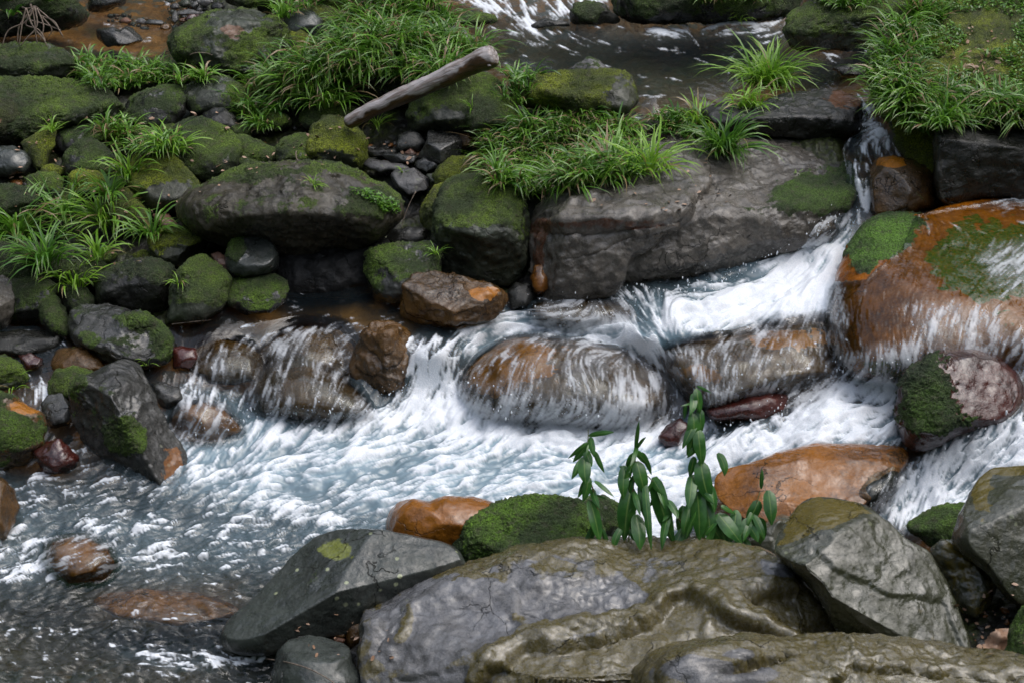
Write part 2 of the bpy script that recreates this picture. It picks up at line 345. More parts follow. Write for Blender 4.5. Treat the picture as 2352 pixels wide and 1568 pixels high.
# ---------------------------------------------------------------- stones: closed displaced blobs, each with its own outline, depth and facets
_cs = {}
def cube_sphere(N):
    if N in _cs: return _cs[N]
    a = np.tan(np.linspace(-math.pi/4, math.pi/4, N+1)); U, W = np.meshgrid(a, a, indexing='ij'); O = np.ones_like(U)
    faces = [(O, U, W), (-O, W, U), (W, O, U), (U, -O, W), (U, W, O), (W, U, -O)]
    V = np.concatenate([np.stack(f, -1).reshape(-1, 3) for f in faces]); V /= np.linalg.norm(V, axis=1)[:, None]
    i = np.arange(N)[:, None]*(N+1) + np.arange(N)[None]; q = np.stack([i, i+N+1, i+N+2, i+1], -1).reshape(-1, 4)
    F = np.concatenate([q + k*(N+1)**2 for k in range(6)])
    key = np.round(V*1e5).astype(np.int64); key = (key[:, 0]+200000)*400001**2 + (key[:, 1]+200000)*400001 + key[:, 2]+200000
    _, idx, inv = np.unique(key, return_index=True, return_inverse=True); V = V[idx]; F = inv.ravel()[F]
    # orient outward
    c = V[F].mean(1); nn = np.cross(V[F[:, 1]]-V[F[:, 0]], V[F[:, 2]]-V[F[:, 0]]); fl = (nn*c).sum(1) < 0; F[fl] = F[fl][:, ::-1]
    _cs[N] = (V, F); return _cs[N]
def vnormals(V, F):
    n = np.cross(V[F[:, 2]]-V[F[:, 0]], V[F[:, 3]]-V[F[:, 1]]); out = np.zeros_like(V)
    for k in range(3):
        w_ = np.repeat(n[:, k], 4); out[:, k] = np.bincount(F.ravel(), w_, len(V))
    return out/(np.linalg.norm(out, axis=1)[:, None] + 1e-12)
def radial(P, c, th):
    d = np.stack([np.cos(th), np.sin(th)], 1); R = np.zeros(len(th)); Q = P - c
    for i in range(len(Q)):
        a = Q[i]; e = Q[(i+1) % len(Q)] - a
        den = d[:, 0]*e[1] - d[:, 1]*e[0]; ok = np.abs(den) > 1e-9; den = np.where(ok, den, 1)
        t = (a[0]*e[1]-a[1]*e[0])/den; s = (a[0]*d[:, 1]-a[1]*d[:, 0])/den
        R = np.where(ok & (s >= -1e-6) & (s <= 1+1e-6) & (t > R), t, R)
    return np.maximum(R, 3)
LEVELS = [10, 16, 24, 34, 48, 66, 90, 120, 150]
ROCKS = []                     # geometry kept for the depth survey
DEPTH = depth_at(PX, PY, LEVEL)     # nearest surface seen from the survey point, starts as the ground
WASHD = np.full((GH, GW), 1e9)
def splat(V, target, grow=1):
    px, py, d = proj(V); ix = np.round(px/S - GX0).astype(int); iy = np.round(py/S - GY0).astype(int)
    ok = (ix >= 0) & (ix < GW) & (iy >= 0) & (iy < GH)
    T = np.full((GH, GW), 1e9); np.minimum.at(T, (iy[ok], ix[ok]), d[ok])
    for _ in range(grow):
        A = T.copy()
        for dy, dx in ((0, 1), (1, 0), (0, -1), (-1, 0)): A = np.minimum(A, np.roll(np.roll(T, dy, 0), dx, 1))
        T = np.where(T > 1e8, A, T)
    np.minimum(target, T, out=target)
def rock(name, label, m, outline, moss=.3, t=.35, D=.85, fac=.5, n=1.0, up=None, planes=(), pt=(), cat='rock', group=None, z=None, dz=0, wash=False, full=2.3, seed=None, strat=0, marks=0.0, build=True, sc=1, back=1.0, cy=None, relief=0.0, st=(), rg=()):
    P = pts(outline) if isinstance(outline, str) else outline
    seed = seed if seed is not None else int(P.sum()*7) % 9973
    rs = np.random.RandomState(seed)
    A = P; B = np.roll(P, -1, 0); cr = A[:, 0]*B[:, 1]-B[:, 0]*A[:, 1]
    c = ((A+B)*cr[:, None]).sum(0)/(3*cr.sum())
    NB = 144; th = np.linspace(-math.pi, math.pi, NB, endpoint=False); Rb = radial(P, c, th)
    k = np.exp(-.5*(np.arange(-6, 7)/1.6)**2); k /= k.sum(); Rb = np.convolve(np.concatenate([Rb[-6:], Rb, Rb[:6]]), k, 'valid')
    Rf = lambda q: np.interp(q, np.append(th, math.pi), np.append(Rb, Rb[0]))
    size = (P.max(0)-P.min(0)).max()
    N = min(LEVELS, key=lambda v: abs(v - size/S*.40*sc)); SV, F = cube_sphere(N); F = F[:, ::-1]
    # contact with the ground
    yb = P[:, 1].max(); xb = P[P[:, 1] > yb - .12*(np.ptp(P[:, 1])), 0].mean()
    zc = (z if z is not None else float(level(xb, yb))) + dz
    if cy: zc = float(level(xb, cy)) + dz
    d0 = float(depth_at(xb, cy or yb, zc)); sy = d0/FV; h = (yb - c[1])*sy
    dc = d0 + t*h
    Rm = math.sqrt(abs(cr.sum())/2/math.pi)*sy; Dp = D*Rm
    rho = np.sqrt(SV[:, 0]**2 + SV[:, 1]**2); ang = np.arctan2(SV[:, 1], SV[:, 0])
    Rr = Rf(ang); s = np.sign(SV[:, 2])
    ox = SV[:, 0]*Rr; oy = SV[:, 1]*Rr                          # photo units from the centre (y down)
    ww = -s*Dp*(np.abs(SV[:, 2])**(2/full))*np.where(s > 0, 1.0, back)
    d = dc + ww - t*oy*sy
    V = unproj(c[0]+ox, c[1]+oy, d); C = unproj(c[0], c[1], dc)
    view = C - np.array([0, 0, HC]); view /= np.linalg.norm(view)
    # facets
    pl = list(planes)
    for _ in range(int(round(9*fac))):
        q = rs.normal(size=3); q -= view*max(0, q @ view)*1.6; q /= np.linalg.norm(q); pl.append((*q, rs.uniform(.62, .9)))
    for (a, b, e, cc) in pl:
        nn = np.array([a, b, e], float); nn /= np.linalg.norm(nn); q = (V-C) @ nn; mx = q.max()*cc
        over = np.maximum(q - mx, 0); sf_ = .045*mx; over = np.where(over < sf_, over*over/(2*sf_), over - sf_/2); V = V - nn*(over*.9)[:, None]
    # low-frequency shape, strata
    scl = Rm
    rad = (V-C); rad /= np.linalg.norm(rad, axis=1)[:, None] + 1e-9
    off = rs.uniform(0, 50, 3)
    V = V + rad*(fbm(V/scl*1.1 + off, 3)*.13*scl*n)[:, None]
    rel = 0
    if relief:
        q = V*np.array([1, 1.25, 1.6])/scl*1.0; wv = np.stack([fbm(q + 5, 2), fbm(q + 11, 2), fbm(q + 23, 2)], -1)*.55
        rel = fbm(q + wv + off, 4, .38, ridge=True); rel = np.clip(rel - .02, 0, 1); V = V + rad*(rel*.16*scl*relief)[:, None]
    if strat:
        L = V @ np.array([.15, -.35, .92]); V = V + rad*(np.abs(np.modf(L/(scl*.33)+fbm(V/scl+off, 2)*.9)[0])*.06*scl*strat)[:, None]
    # keep the outline: stretch rims back to it
    px, py, d = proj(V); ux = px-c[0]; uy = py-c[1]; r = np.hypot(ux, uy); a = np.arctan2(uy, ux)
    NM = 24 if N < 20 else 48 if N < 40 else 96; tm = np.linspace(-math.pi, math.pi, NM, endpoint=False) + math.pi/NM; Rbm = Rf(tm)
    bi = np.clip(((a+math.pi)/(2*math.pi)*NM).astype(int), 0, NM-1); mxr = np.zeros(NM); np.maximum.at(mxr, bi, r)
    if (mxr <= 0).any(): mxr[mxr <= 0] = np.median(mxr[mxr > 0])
    mxr = np.convolve(np.concatenate([mxr[-2:], mxr, mxr[:2]]), [.1, .2, .4, .2, .1], 'valid')
    te = np.concatenate([[tm[-1]-2*math.pi], tm, [tm[0]+2*math.pi]]); rt = Rbm/mxr; f = np.interp(a, te, np.concatenate([[rt[-1]], rt, [rt[0]]])); f = 1 + (f-1)*sstep(.15, .75, r/np.interp(a, te, np.concatenate([[mxr[-1]], mxr, [mxr[0]]])))
    V = unproj(c[0]+ux*f, c[1]+uy*f, d)
    smk = np.zeros(len(V))
    if st or rg:
        nr = vnormals(V, F); px, py, d = proj(V); w1 = fbm(V*6 + off, 5, .6)*34; w2 = fbm(V*6 + off + 9, 5, .6)*22; X = px + w1; Y = py + w2; dh = np.zeros(len(V))
        front = sstep(.25, -.1, (V-C) @ view/ (Dp+1e-6))
        for (ln, wd_, hh, mv) in st:
            Q = pts(ln); dm = np.full(len(V), 1e9)
            for a_, b_ in zip(Q[:-1], Q[1:]):
                e = b_-a_; tt = np.clip(((X-a_[0])*e[0]+(Y-a_[1])*e[1])/(e@e), 0, 1); dm = np.minimum(dm, np.hypot(X-a_[0]-tt*e[0], (Y-a_[1]-tt*e[1])*1.3))
            q = np.exp(-(dm/wd_)**1.25); dh += hh*.65*q*front; smk += mv*np.exp(-(dm/wd_/1.15)**2)
        for (ln, bl, hh, mv) in rg:
            Q = pts(ln); i_ = inpoly(Q, X, Y).astype(float); dm = np.full(len(V), 1e9)
            for a_, b_ in zip(Q, np.roll(Q, -1, 0)):
                e = b_-a_; tt = np.clip(((X-a_[0])*e[0]+(Y-a_[1])*e[1])/(e@e), 0, 1); dm = np.minimum(dm, np.hypot(X-a_[0]-tt*e[0], Y-a_[1]-tt*e[1]))
            q = sstep(0, bl, dm)*i_; dh += hh*q*front; smk += mv*q
        V = V + nr*dh[:, None]
    nr = vnormals(V, F)
    g = (fbm(V*5.5 + off, 3, .55, ridge=True)*.018 + fbm(V*17 + off, 3)*.011)*n*min(1.6, max(.25, scl/.28))*(1 if wash is False else .4)
    V = V + nr*g[:, None]
    nr = vnormals(V, F)
    # moss and marks
    up_ = nr[:, 2]; px, py, d = proj(V)
    mo = moss + (.32 if moss > .1 else 0) + .5*(up_ - .35) + fbm(V*3.1 + off, 2)*.55 if moss > -5 else np.full(len(V), -2.)
    mk = np.full(len(V), -1.0) + marks
    mk = mk + smk
    if relief: mk = mk + sstep(.04, .30, rel)*1.7
    wob = 1 + fbm(V*4.5/max(.25, scl) + off + 3, 4, .65)*1.3
    for (kind, x, y, rx, ry, val) in pt:
        q = (((px-x)/rx)**2 + ((py-y)/ry)**2)*np.clip(wob, .25, 2.5); q = np.exp(-.9*q**1.5)
        if kind == 'moss': mo = mo + val*q
        else: mk = mk + val*q*2
    msk = sstep(.3, .8, mo + fbm(V*9+off, 2)*.5)
    V = V + nr*(msk*(.008 + np.abs(perlin(V*55))*.020*min(1, scl/.2)))[:, None]
    VF = V[((V - np.array([0, 0, HC]))*nr).sum(1) < 0]
    splat(VF, DEPTH, 3)
    if wash is not False: splat(VF[inpoly(pts(wash), *proj(VF)[:2])] if isinstance(wash, str) else VF, WASHD, 4)
    o = mesh_obj(name, V - C, F, mat(m), attrs={'moss': np.clip(mo, -2, 3), 'mark': np.clip(mk, -2, 3)})
    o.location = C
    tag(o, label, cat, group)
    return o
# ---------------------------------------------------------------- every stone of the place
R = rock
GL = 'mossy stones piled on the left bank'; GS = 'small stones in the gap below the driftwood log'; GW_ = 'stones washed by the rapids'; GF = 'large wet rocks along the near bank'; GT = 'stones around the upper pool'
# top left
R('mossy_bank', 'dark mossy bank edge overhanging the shallow pool, bare twigs hanging from it', 'dark', '-90,-80 120,-60 170,10 205,32 205,50 165,62 100,72 0,85 -90,90', .55, fac=.3, cat='bank')
R('rock', 'low dark grey rock at the back of the brown shallow pool, top left', 'wet', '195,-30 290,-30 287,4 278,16 230,32 205,25', -.3, group=GT)
R('rock', 'grey wet stone standing alone in the brown shallow pool', 'wet', '223,74 235,66 258,62 276,68 290,61 306,64 320,80 322,97 300,107 245,107 222,94', -.5, fac=.9, group=GT)
R('boulder', 'large humped boulder with pale wet top, rusty patch and moss on its flanks', 'grey', '392,92 405,72 440,50 490,30 540,24 590,27 630,45 662,72 672,100 668,130 640,158 560,176 500,180 440,162 398,132', .42, D=1.0, fac=.4, planes=[(0, .1, 1, .75)], pt=[('moss', 560, 42, 75, 24, -1.2), ('mark', 535, 72, 42, 26, .9), ('moss', 535, 68, 35, 20, -.6)], cat='boulder', group=GT)
R('boulder', 'smooth dark round boulder between the humped boulder and the grass mound', 'smooth', '652,52 660,30 690,20 720,25 740,45 744,75 735,96 690,92 655,82', -.4, fac=.1, n=.5, cat='boulder', group=GT)
R('rock', 'moss-topped rock just behind the smooth dark round boulder', 'lime', '700,26 716,16 740,14 770,20 794,40 788,56 745,60 705,50', .8, group=GT)
R('rock', 'low mossy stone squeezed beside the humped boulder at its right foot', 'lime', '655,78 690,70 715,85 724,100 705,112 660,112', .6, group=GT)
R('rock', 'olive grey stone right of the smooth dark round boulder, half under grass', 'grey', '742,57 765,48 788,52 790,94 745,102', .3, group=GT)
R('rock', 'flat moss cushion stone below the smooth dark round boulder', 'lime', '664,112 700,104 722,108 728,128 700,140 670,134', .9, group=GT)
R('boulder', 'mossy boulder cut by the top edge of the view, behind the humped boulder', 'grey', '520,8 530,-50 660,-50 662,18 650,36 600,30 560,24', .6, cat='boulder', group=GT)
R('boulder', 'green mossy boulder cut by the top edge, left of the grass mound', 'lime', '700,-50 850,-50 850,20 800,26 730,14 700,0', .8, cat='boulder', group=GT)
for i, (x, y, r1, r2, mm, lb) in enumerate([(402, 15, 11, 8, 'pale', 'small pale stone at the left end of the gravel spit'), (425, 8, 13, 10, 'grey', 'rounded grey stone on the gravel spit, behind the flat pale one'), (448, 12, 10, 8, 'wet', 'dark wet pebble between two grey stones on the gravel spit'),
    (470, 5, 14, 10, 'pale', 'pale oval stone near the top edge on the gravel spit'), (500, 16, 16, 10, 'dark', 'blackish stone at the right end of the gravel spit'), (436, 30, 30, 9, 'pale', 'flat pale wedge stone at the water edge of the gravel spit'),
    (455, 40, 10, 8, 'red', 'small dark red stone beside the flat pale wedge stone'), (425, 46, 13, 6, 'tan', 'tan pebble at the foot of the gravel spit'), (402, 40, 9, 14, 'wet', 'upright wet pebble left of the flat pale wedge stone'), (440, 42, 16, 9, 'red', 'plum coloured pebble touching the small dark red stone'),
    (290, 48, 13, 6, 'tan', 'pinkish pebble breaking the brown shallow pool'), (325, 50, 12, 7, 'pale', 'pale pebble breaking the brown shallow pool'), (355, 52, 22, 9, 'wet', 'wet dark cobble breaking the shallow pool near the humped boulder'), (380, 62, 12, 8, 'rust', 'brown pebble at the left foot of the humped boulder')]):
    a = np.linspace(0, 2*math.pi, 9)[:-1] + i; q = np.stack([x + r1*np.cos(a)*(1+.15*np.sin(3*a)), y + r2*np.sin(a)*(1+.2*np.cos(2*a+i))], 1)
    R('stone', lb, mm, q, -.6, fac=.8, cat='stone', group='small stones of the gravel spit and pool')
# left bank
R('rock', 'grey lichen-streaked rock on the left edge, in front of the twig tangle', 'grey', '-60,125 10,106 60,102 110,105 150,120 178,152 184,188 100,190 -20,184 -60,170', .25, fac=.5, planes=[(0, -.1, 1, .6)], group=GL)
R('boulder', 'broad low mossy boulder with a dark notch, upper left bank', 'grey', '-60,200 0,186 60,183 130,187 210,198 250,212 275,245 288,280 262,300 200,305 140,303 60,325 -60,315', .45, D=.7, t=.7, fac=.5, planes=[(.1, -.1, 1, .62)], pt=[('moss', 170, 200, 120, 20, .5), ('moss', 180, 270, 50, 20, -.6)], cat='boulder', group=GL)
R('rock', 'olive brown block rock cut by the left edge', 'olive', '-60,214 0,208 30,214 50,235 56,270 56,322 40,337 -60,337', .35, fac=.6, group=GL)
R('rock', 'smooth grey oval rock on the left edge below the olive brown block', 'smooth', '-50,340 30,336 60,350 72,374 62,396 20,406 -50,402', 0, fac=.15, group=GL)
R('rock', 'dark bluish rock with a mossy crest between the two mossy boulders', 'wet', '284,257 300,228 340,210 380,198 410,200 426,225 425,262 400,287 350,300 300,294 285,277', .15, fac=.5, group=GL)
R('rock', 'round grey rock with a moss-green right rim, mid upper left bank', 'grey', '412,204 440,188 480,178 520,180 550,195 568,222 565,252 540,264 490,268 440,264 420,240', .25, fac=.2, pt=[('moss', 470, 205, 45, 25, -.8), ('moss', 560, 215, 25, 40, 1.2)], group=GL)
R('rock', 'crumbly dark lichened rock below the round grey rock with green rim', 'dark', '466,264 490,247 515,248 540,266 548,292 530,304 490,306 466,288', .1, group=GL, n=1.6)
R('boulder', 'grey-green boulder with sparse grass on its crown, mid left bank', 'grey', '403,292 430,278 470,276 515,296 545,320 552,345 545,382 520,407 480,417 435,412 413,382 404,335', .32, fac=.3, pt=[('moss', 530, 320, 30, 40, .5)], cat='boulder', group=GL)
R('rock', 'grey frosted-looking rock with dark hollow front beside small sedges', 'pale', '118,328 140,300 175,278 210,272 237,288 244,307 237,335 205,350 160,350 128,345', .12, fac=.6, planes=[(-.1, -.2, 1, .5)], pt=[('moss', 225, 300, 22, 22, .8)], group=GL)
R('rock', 'dark-faced rock with a thin mossy rim, left of the bright moss rock', 'dark', '138,390 155,350 180,328 210,321 240,340 265,367 265,398 240,412 180,412 143,407', .35, fac=.4, pt=[('moss', 200, 330, 60, 15, .7)], group=GL)
R('rock', 'small steep mossy rock between frosted-looking and oval grey rocks', 'lime', '52,330 75,313 108,295 127,304 124,335 105,375 92,392 60,355', .6, group=GL)
R('boulder', 'bright yellow-green moss-capped boulder with black underside, left bank', 'lime', '298,390 320,350 360,343 395,356 430,395 460,427 457,457 430,477 390,490 350,487 322,457 300,432', .45, D=1.0, fac=.4, planes=[(.1, -.45, .85, .6)], pt=[('moss', 345, 385, 45, 40, 1.3), ('moss', 380, 440, 50, 26, -1.3)], cat='boulder', group=GL)
R('rock', 'low rock hidden in sedges above the bright moss-capped boulder', 'grey', '296,300 330,290 365,303 378,330 350,347 308,342', .5, group=GL)
R('rock', 'low brown-green rock beyond the grey-green boulder, right side', 'grey', '536,322 560,312 600,328 637,350 632,374 600,384 553,370', .5, group=GL)
R('rock', 'small flat rock under the low brown-green rock', 'grey', '533,362 560,355 602,375 610,392 575,404 538,400', .35, group=GL)
R('rock', 'mossy rock left of the moss boulder holding the log, bent root on it', 'grey', '630,347 650,320 690,308 722,318 724,367 700,382 643,378', .5, group=GL)
R('boulder', 'mossy angular boulder propping up the lower end of the driftwood log', 'lime', '708,332 722,290 750,270 790,272 820,295 840,325 840,367 825,388 770,395 725,388 706,362', .5, D=1.05, fac=.5, planes=[(-.2, -.5, .7, .65)], pt=[('moss', 745, 300, 40, 40, .6), ('moss', 770, 360, 40, 24, -.8)], cat='boulder', group=GL)
R('rock', 'grey-green rock with a dry grass tuft, near the left sedge clumps', 'grey', '60,412 90,398 125,400 144,415 143,447 120,463 80,458 63,442', .3, group=GL)
R('rock', 'striped grey rock with a yellow-green side on the left edge', 'dark', '-60,432 30,426 65,434 90,460 95,484 60,505 20,525 -60,505', .3, fac=.3, pt=[('moss', 85, 480, 20, 30, .9)], group=GL)
R('rock', 'moss-covered rock directly above the left sedge clumps', 'lime', '158,404 190,389 225,394 247,420 243,450 200,455 162,444', .6, group=GL)
R('rock', 'steep mossy rock with brown crest right of the left sedge clumps', 'lime', '253,452 285,436 320,460 342,490 345,525 310,535 262,520 238,482', .6, group=GL)
R('stone', 'small tan stone tucked between moss rocks and the huge rounded boulder', 'tan', '348,492 385,491 407,512 407,530 370,530', -.5, cat='stone', group=GL)
R('rock', 'moss-domed rock resting against the huge rounded boulder, left foot', 'lime', '343,548 370,530 410,523 450,526 475,545 474,568 457,594 420,613 368,608 346,585', .35, D=1.0, fac=.2, planes=[(0, -.2, 1, .7)], pt=[('moss', 420, 535, 70, 24, 1.0), ('moss', 420, 592, 60, 24, -1)], group=GL)
R('boulder', 'huge rounded brown-grey boulder with moss patches and a black hollow beneath', 'brown', '403,485 412,455 440,432 485,424 520,402 560,386 640,377 700,374 760,380 810,394 870,423 915,455 930,480 917,502 900,528 860,556 800,578 700,588 600,584 520,566 470,548 428,522', .08, D=1.05, t=.5, fac=.15, n=.8, full=2.3, cy=665, planes=[(0, -.8, -.6, .62)],
  pt=[('moss', 560, 400, 90, 20, .7), ('moss', 760, 392, 80, 16, .7), ('moss', 865, 465, 55, 34, 1.2), ('moss', 700, 620, 200, 70, -1.5), ('moss', 480, 500, 60, 60, .2)], cat='boulder', group=GL)
R('rock', 'smooth dark stone with a moss-green left flank, perched above the brown shallows', 'smooth', '514,585 535,552 570,527 600,534 630,560 643,592 641,617 620,634 560,640 528,630 516,604', -.7, D=1.0, fac=.25, n=.5, planes=[(0, -.35, .9, .6)], pt=[('moss', 543, 570, 22, 36, 2.1)], dz=.06, group=GL)
R('stone', 'small pinkish oblong stone wedged between dark stone and mossy rocks', 'tan', '484,586 503,579 530,597 540,615 532,632 515,628 494,608', -.8, cat='stone', group=GL, dz=.06)
R('rock', 'tall rounded rock with green mossy shoulder and wet black foot in the shallows', 'grey', '386,712 392,665 408,630 438,600 470,590 500,608 527,645 527,672 512,708 470,738 420,745 386,738', .3, D=.95, fac=.35, planes=[(.15, -.4, .85, .62)], pt=[('moss', 480, 650, 50, 40, .4), ('moss', 430, 720, 70, 24, -1.2)], group=GL)
R('rock', 'flat-topped green-grey rock with glistening edge, right above the brown shallows', 'wet', '523,657 545,640 600,631 635,632 657,650 664,667 652,698 620,718 565,723 528,703', .25, D=.8, fac=.7, planes=[(.05, -.25, 1, .4)], pt=[('moss', 580, 648, 60, 16, .7)], group=GL)
R('boulder', 'mossy overhanging boulder with a black hollow below, behind the big wet grey rock', 'dark', '218,640 260,610 300,600 345,597 387,610 404,640 397,672 390,705 330,728 260,722 222,692', .2, D=.8, fac=.3, planes=[(0, -1, -.05, .6)], pt=[('moss', 370, 630, 40, 26, .9), ('moss', 300, 690, 120, 40, -1.2)], cat='boulder', group=GL)
R('rock', 'small shaded rock under the bright low sedge tuft', 'dark', '128,668 150,655 200,665 217,690 212,722 170,728 138,712', .3, group=GL)
R('boulder', 'big wet grey rock with a moss-green right shoulder beside the amber water', 'wet', '156,734 168,712 200,704 250,701 290,709 340,729 375,749 394,777 397,802 387,834 340,846 270,842 218,824 173,792 157,767', .0, D=.85, fac=.7, strat=1, planes=[(-.15, -.35, .9, .55)], pt=[('moss', 325, 742, 55, 22, 1.3), ('moss', 375, 790, 24, 34, .9), ('moss', 240, 745, 70, 26, -.5), ('moss', 190, 780, 30, 30, .5)], cat='boulder', group=GL)
R('rock', 'dark mossy stone left of the big wet grey rock', 'dark', '88,692 110,681 130,684 152,715 164,752 162,780 120,775 93,742', .35, group=GL)
R('rock', 'purplish grey rock cut by the left edge above the thin rill', 'slab', '-60,640 10,631 33,655 37,690 28,732 10,758 -60,764', -.4, D=.9, fac=.4, group=GL)
R('rock', 'earthy slope rock under the left sedge clumps', 'dark', '-60,560 60,560 150,590 230,600 260,640 225,670 150,665 60,680 -60,640', .35, D=.6, fac=.4, group=GL)
R('rock', 'dim rock behind the low sedge tuft, between slope and mossy boulder', 'dark', '20,640 90,630 130,660 128,700 85,745 40,745 28,690', .25, group=GL)
R('rock', 'flat black slab with water sheen crossing the rill at the left edge', 'dark', '-60,766 50,757 110,760 158,778 152,802 60,814 -60,812', -.4, D=.5, t=1.2, fac=.4, group=GL)
R('rock', 'rounded amber-brown stone in the rill below the big wet grey rock', 'rust', '118,834 130,805 168,794 205,799 236,824 245,852 236,868 160,866 124,853', -.3, fac=.2, marks=.3, group=GL)
R('rock', 'shaggy mossy rock leaning on the tall pointed rock', 'grey', '114,885 130,855 170,844 217,855 228,882 195,930 140,920 117,905', .6, group=GL)
R('boulder', 'tall pointed rock with pale wet right face, moss tuft and rusty foot in the stream', 'wet', '162,905 180,868 210,862 245,842 284,828 312,832 327,850 347,890 362,930 387,980 412,1010 432,1052 443,1095 420,1110 370,1118 310,1102 250,1066 198,1025 166,965', -.15, D=.8, t=.45, fac=.15, n=.8, planes=[(.72, -.3, .62, .26), (-.55, -.8, .1, .30), (0, -.2, 1, .85)],
  pt=[('moss', 290, 1000, 52, 46, 1.5), ('moss', 185, 900, 26, 50, .9), ('moss', 350, 920, 60, 80, -.8), ('mark', 400, 1075, 34, 60, 1.0), ('moss', 400, 1080, 34, 60, -1)], cat='boulder', sc=1.5, group=GL)
R('stone', 'glossy lavender-grey wet stone left of the tall pointed rock', 'wet', '94,927 110,906 140,903 162,922 165,955 156,978 120,984 97,952', -1.5, fac=.5, planes=[(-.1, -.3, .9, .5)], cat='stone', group=GL)
R('boulder', 'mossy boulder with an orange upper edge, cut by the left side', 'rust', '-60,905 10,908 50,924 97,950 107,985 97,1022 60,1064 0,1080 -60,1080', .25, D=.9, fac=.3, pt=[('mark', 60, 935, 50, 18, 1.2), ('moss', 60, 935, 50, 16, -1.2), ('moss', 25, 990, 45, 40, .7)], cat='boulder', group=GL)
R('rock', 'grey rock with bright moss top on the left edge above the rill', 'grey', '-60,828 10,818 45,838 62,870 42,893 -60,898', .4, group=GL)
R('stone', 'little reddish brown stone in the rill near the left edge', 'red', '43,817 70,811 97,824 97,843 58,848', -1, cat='stone', group=GL)
R('rock', 'broken reddish brown wet rubble at the foot of the tall pointed rock', 'red', '78,1042 105,1015 135,1008 158,1030 185,1062 165,1084 100,1088', -1, n=1.8, strat=1, fac=.9, group=GL)
R('rock', 'small angular slate with sharp dark edges behind the tall pointed rock', 'wet', '343,880 378,877 412,890 420,915 398,940 372,935 352,910', -.3, fac=1, group=GL)
R('rock', 'orange brown rock cut by the left edge in the lower stream', 'rust', '-60,1090 5,1098 33,1130 43,1165 32,1205 10,1236 -60,1250', -.1, marks=.2, group=GL)
R('rock', 'wine red wet stone at the left end of the amber shallows', 'red', '393,800 415,793 450,800 455,827 437,846 398,846', -1.5, fac=.2, n=.6, group=GL)
R('rock', 'added rock painted shade-black in the hollow beneath the huge rounded boulder', 'black', '600,560 700,570 820,560 900,540 900,600 870,670 800,684 700,682 640,680 620,640', -.8, D=.5, cy=720, fac=.3, dz=-.1, group=GL)  # added filler rock, the hollow's shade put into its colour
# stones below the log
R('boulder', 'big mossy dark boulder under the upper half of the driftwood log', 'grey', '938,272 948,240 975,205 1005,180 1050,166 1090,168 1130,180 1162,207 1152,242 1112,292 1062,306 990,309 943,302', .42, D=1.0, fac=.4, planes=[(-.1, -.4, .85, .62)], pt=[('moss', 1050, 190, 90, 24, .6), ('moss', 1020, 280, 70, 24, -1)], cat='boulder', group=GL)
R('boulder', 'olive mossy boulder between the log boulder and the grassy island', 'grey', '1062,270 1070,235 1100,207 1142,209 1178,230 1195,272 1172,304 1110,325 1072,312', .5, D=.9, fac=.4, pt=[('moss', 1150, 222, 40, 16, .7)], cat='boulder', group=GL)
R('stone', 'dark slate block with a flat grey top, largest stone below the log', 'wet', '960,368 978,320 984,300 1022,295 1062,304 1062,342 1056,368 1020,382 985,370', -1.2, D=1.0, fac=.2, n=.5, planes=[(.05, -.25, 1, .45), (.7, -.7, .1, .5), (-.6, -.75, .1, .6)], cat='stone', group=GS)
R('stone', 'purple-grey cobble leaning left against the dark slate block', 'wet', '906,338 918,310 943,297 970,302 980,330 962,348 915,348', -.8, fac=.5, cat='stone', group=GS)
R('stone', 'brownish stone chip right of the dark slate block', 'rust', '1056,310 1078,304 1088,325 1064,348', -1, cat='stone', group=GS)
R('stone', 'long pale grey stone lying flat in front of the dark cobbles', 'pale', '832,374 845,364 890,368 938,382 932,394 870,398 838,388', -1.3, fac=.3, cat='stone', group=GS)
R('rock', 'light grey angular rock below the small plants, left of the moss-lipped rock', 'pale', '898,402 910,389 950,387 988,410 978,437 940,449 903,427', -.6, fac=.7, planes=[(0, -.5, .85, .55)], cat='rock', group=GS)
R('stone', 'oval mauve-grey cobble in front of the dark slate block', 'wet', '953,372 975,360 1006,370 1013,386 980,395 956,388', -1.5, fac=.2, cat='stone', group=GS)
R('stone', 'dark flat stone between the long pale stone and the dark slate block', 'wet', '878,357 920,349 957,358 952,377 900,375', -1, cat='stone', group=GS)
R('stone', 'blackish low stone beside the moss boulder at the log foot', 'dark', '838,346 880,339 920,345 907,360 850,363', -.8, cat='stone', group=GS)
R('stone', 'tiny pointed pinkish stone between dark cobbles', 'tan', '928,352 943,340 957,354 947,364', -1, cat='stone', group=GS)
R('rock', 'low mossy stone peeping over the dark slate block', 'lime', '976,292 1000,280 1028,287 1034,304 982,306', .5, group=GS)
R('stone', 'small mottled stones lodged beside the light grey angular rock', 'grey', '980,400 1010,398 1030,408 1015,425 990,420', 0, cat='stone', group=GS)
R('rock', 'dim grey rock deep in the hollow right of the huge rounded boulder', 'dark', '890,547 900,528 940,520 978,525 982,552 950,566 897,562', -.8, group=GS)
R('rock', 'mossy brown slope rock under the middle sedges, left of the log', 'grey', '686,264 730,232 790,236 832,256 843,278 780,296 700,296', .4, group=GL)
R('rock', 'yellow-green moss-lipped rock behind the tall round mossy boulder', 'lime', '993,413 1010,385 1040,364 1070,361 1097,374 1114,402 1090,420 1040,430 1000,434', .6, group=GL)
R('rock', 'narrow mossy rock squeezed left of the tall round mossy boulder', 'lime', '966,506 973,470 1000,430 1045,412 1040,470 1020,540 975,525', .55, group=GL)
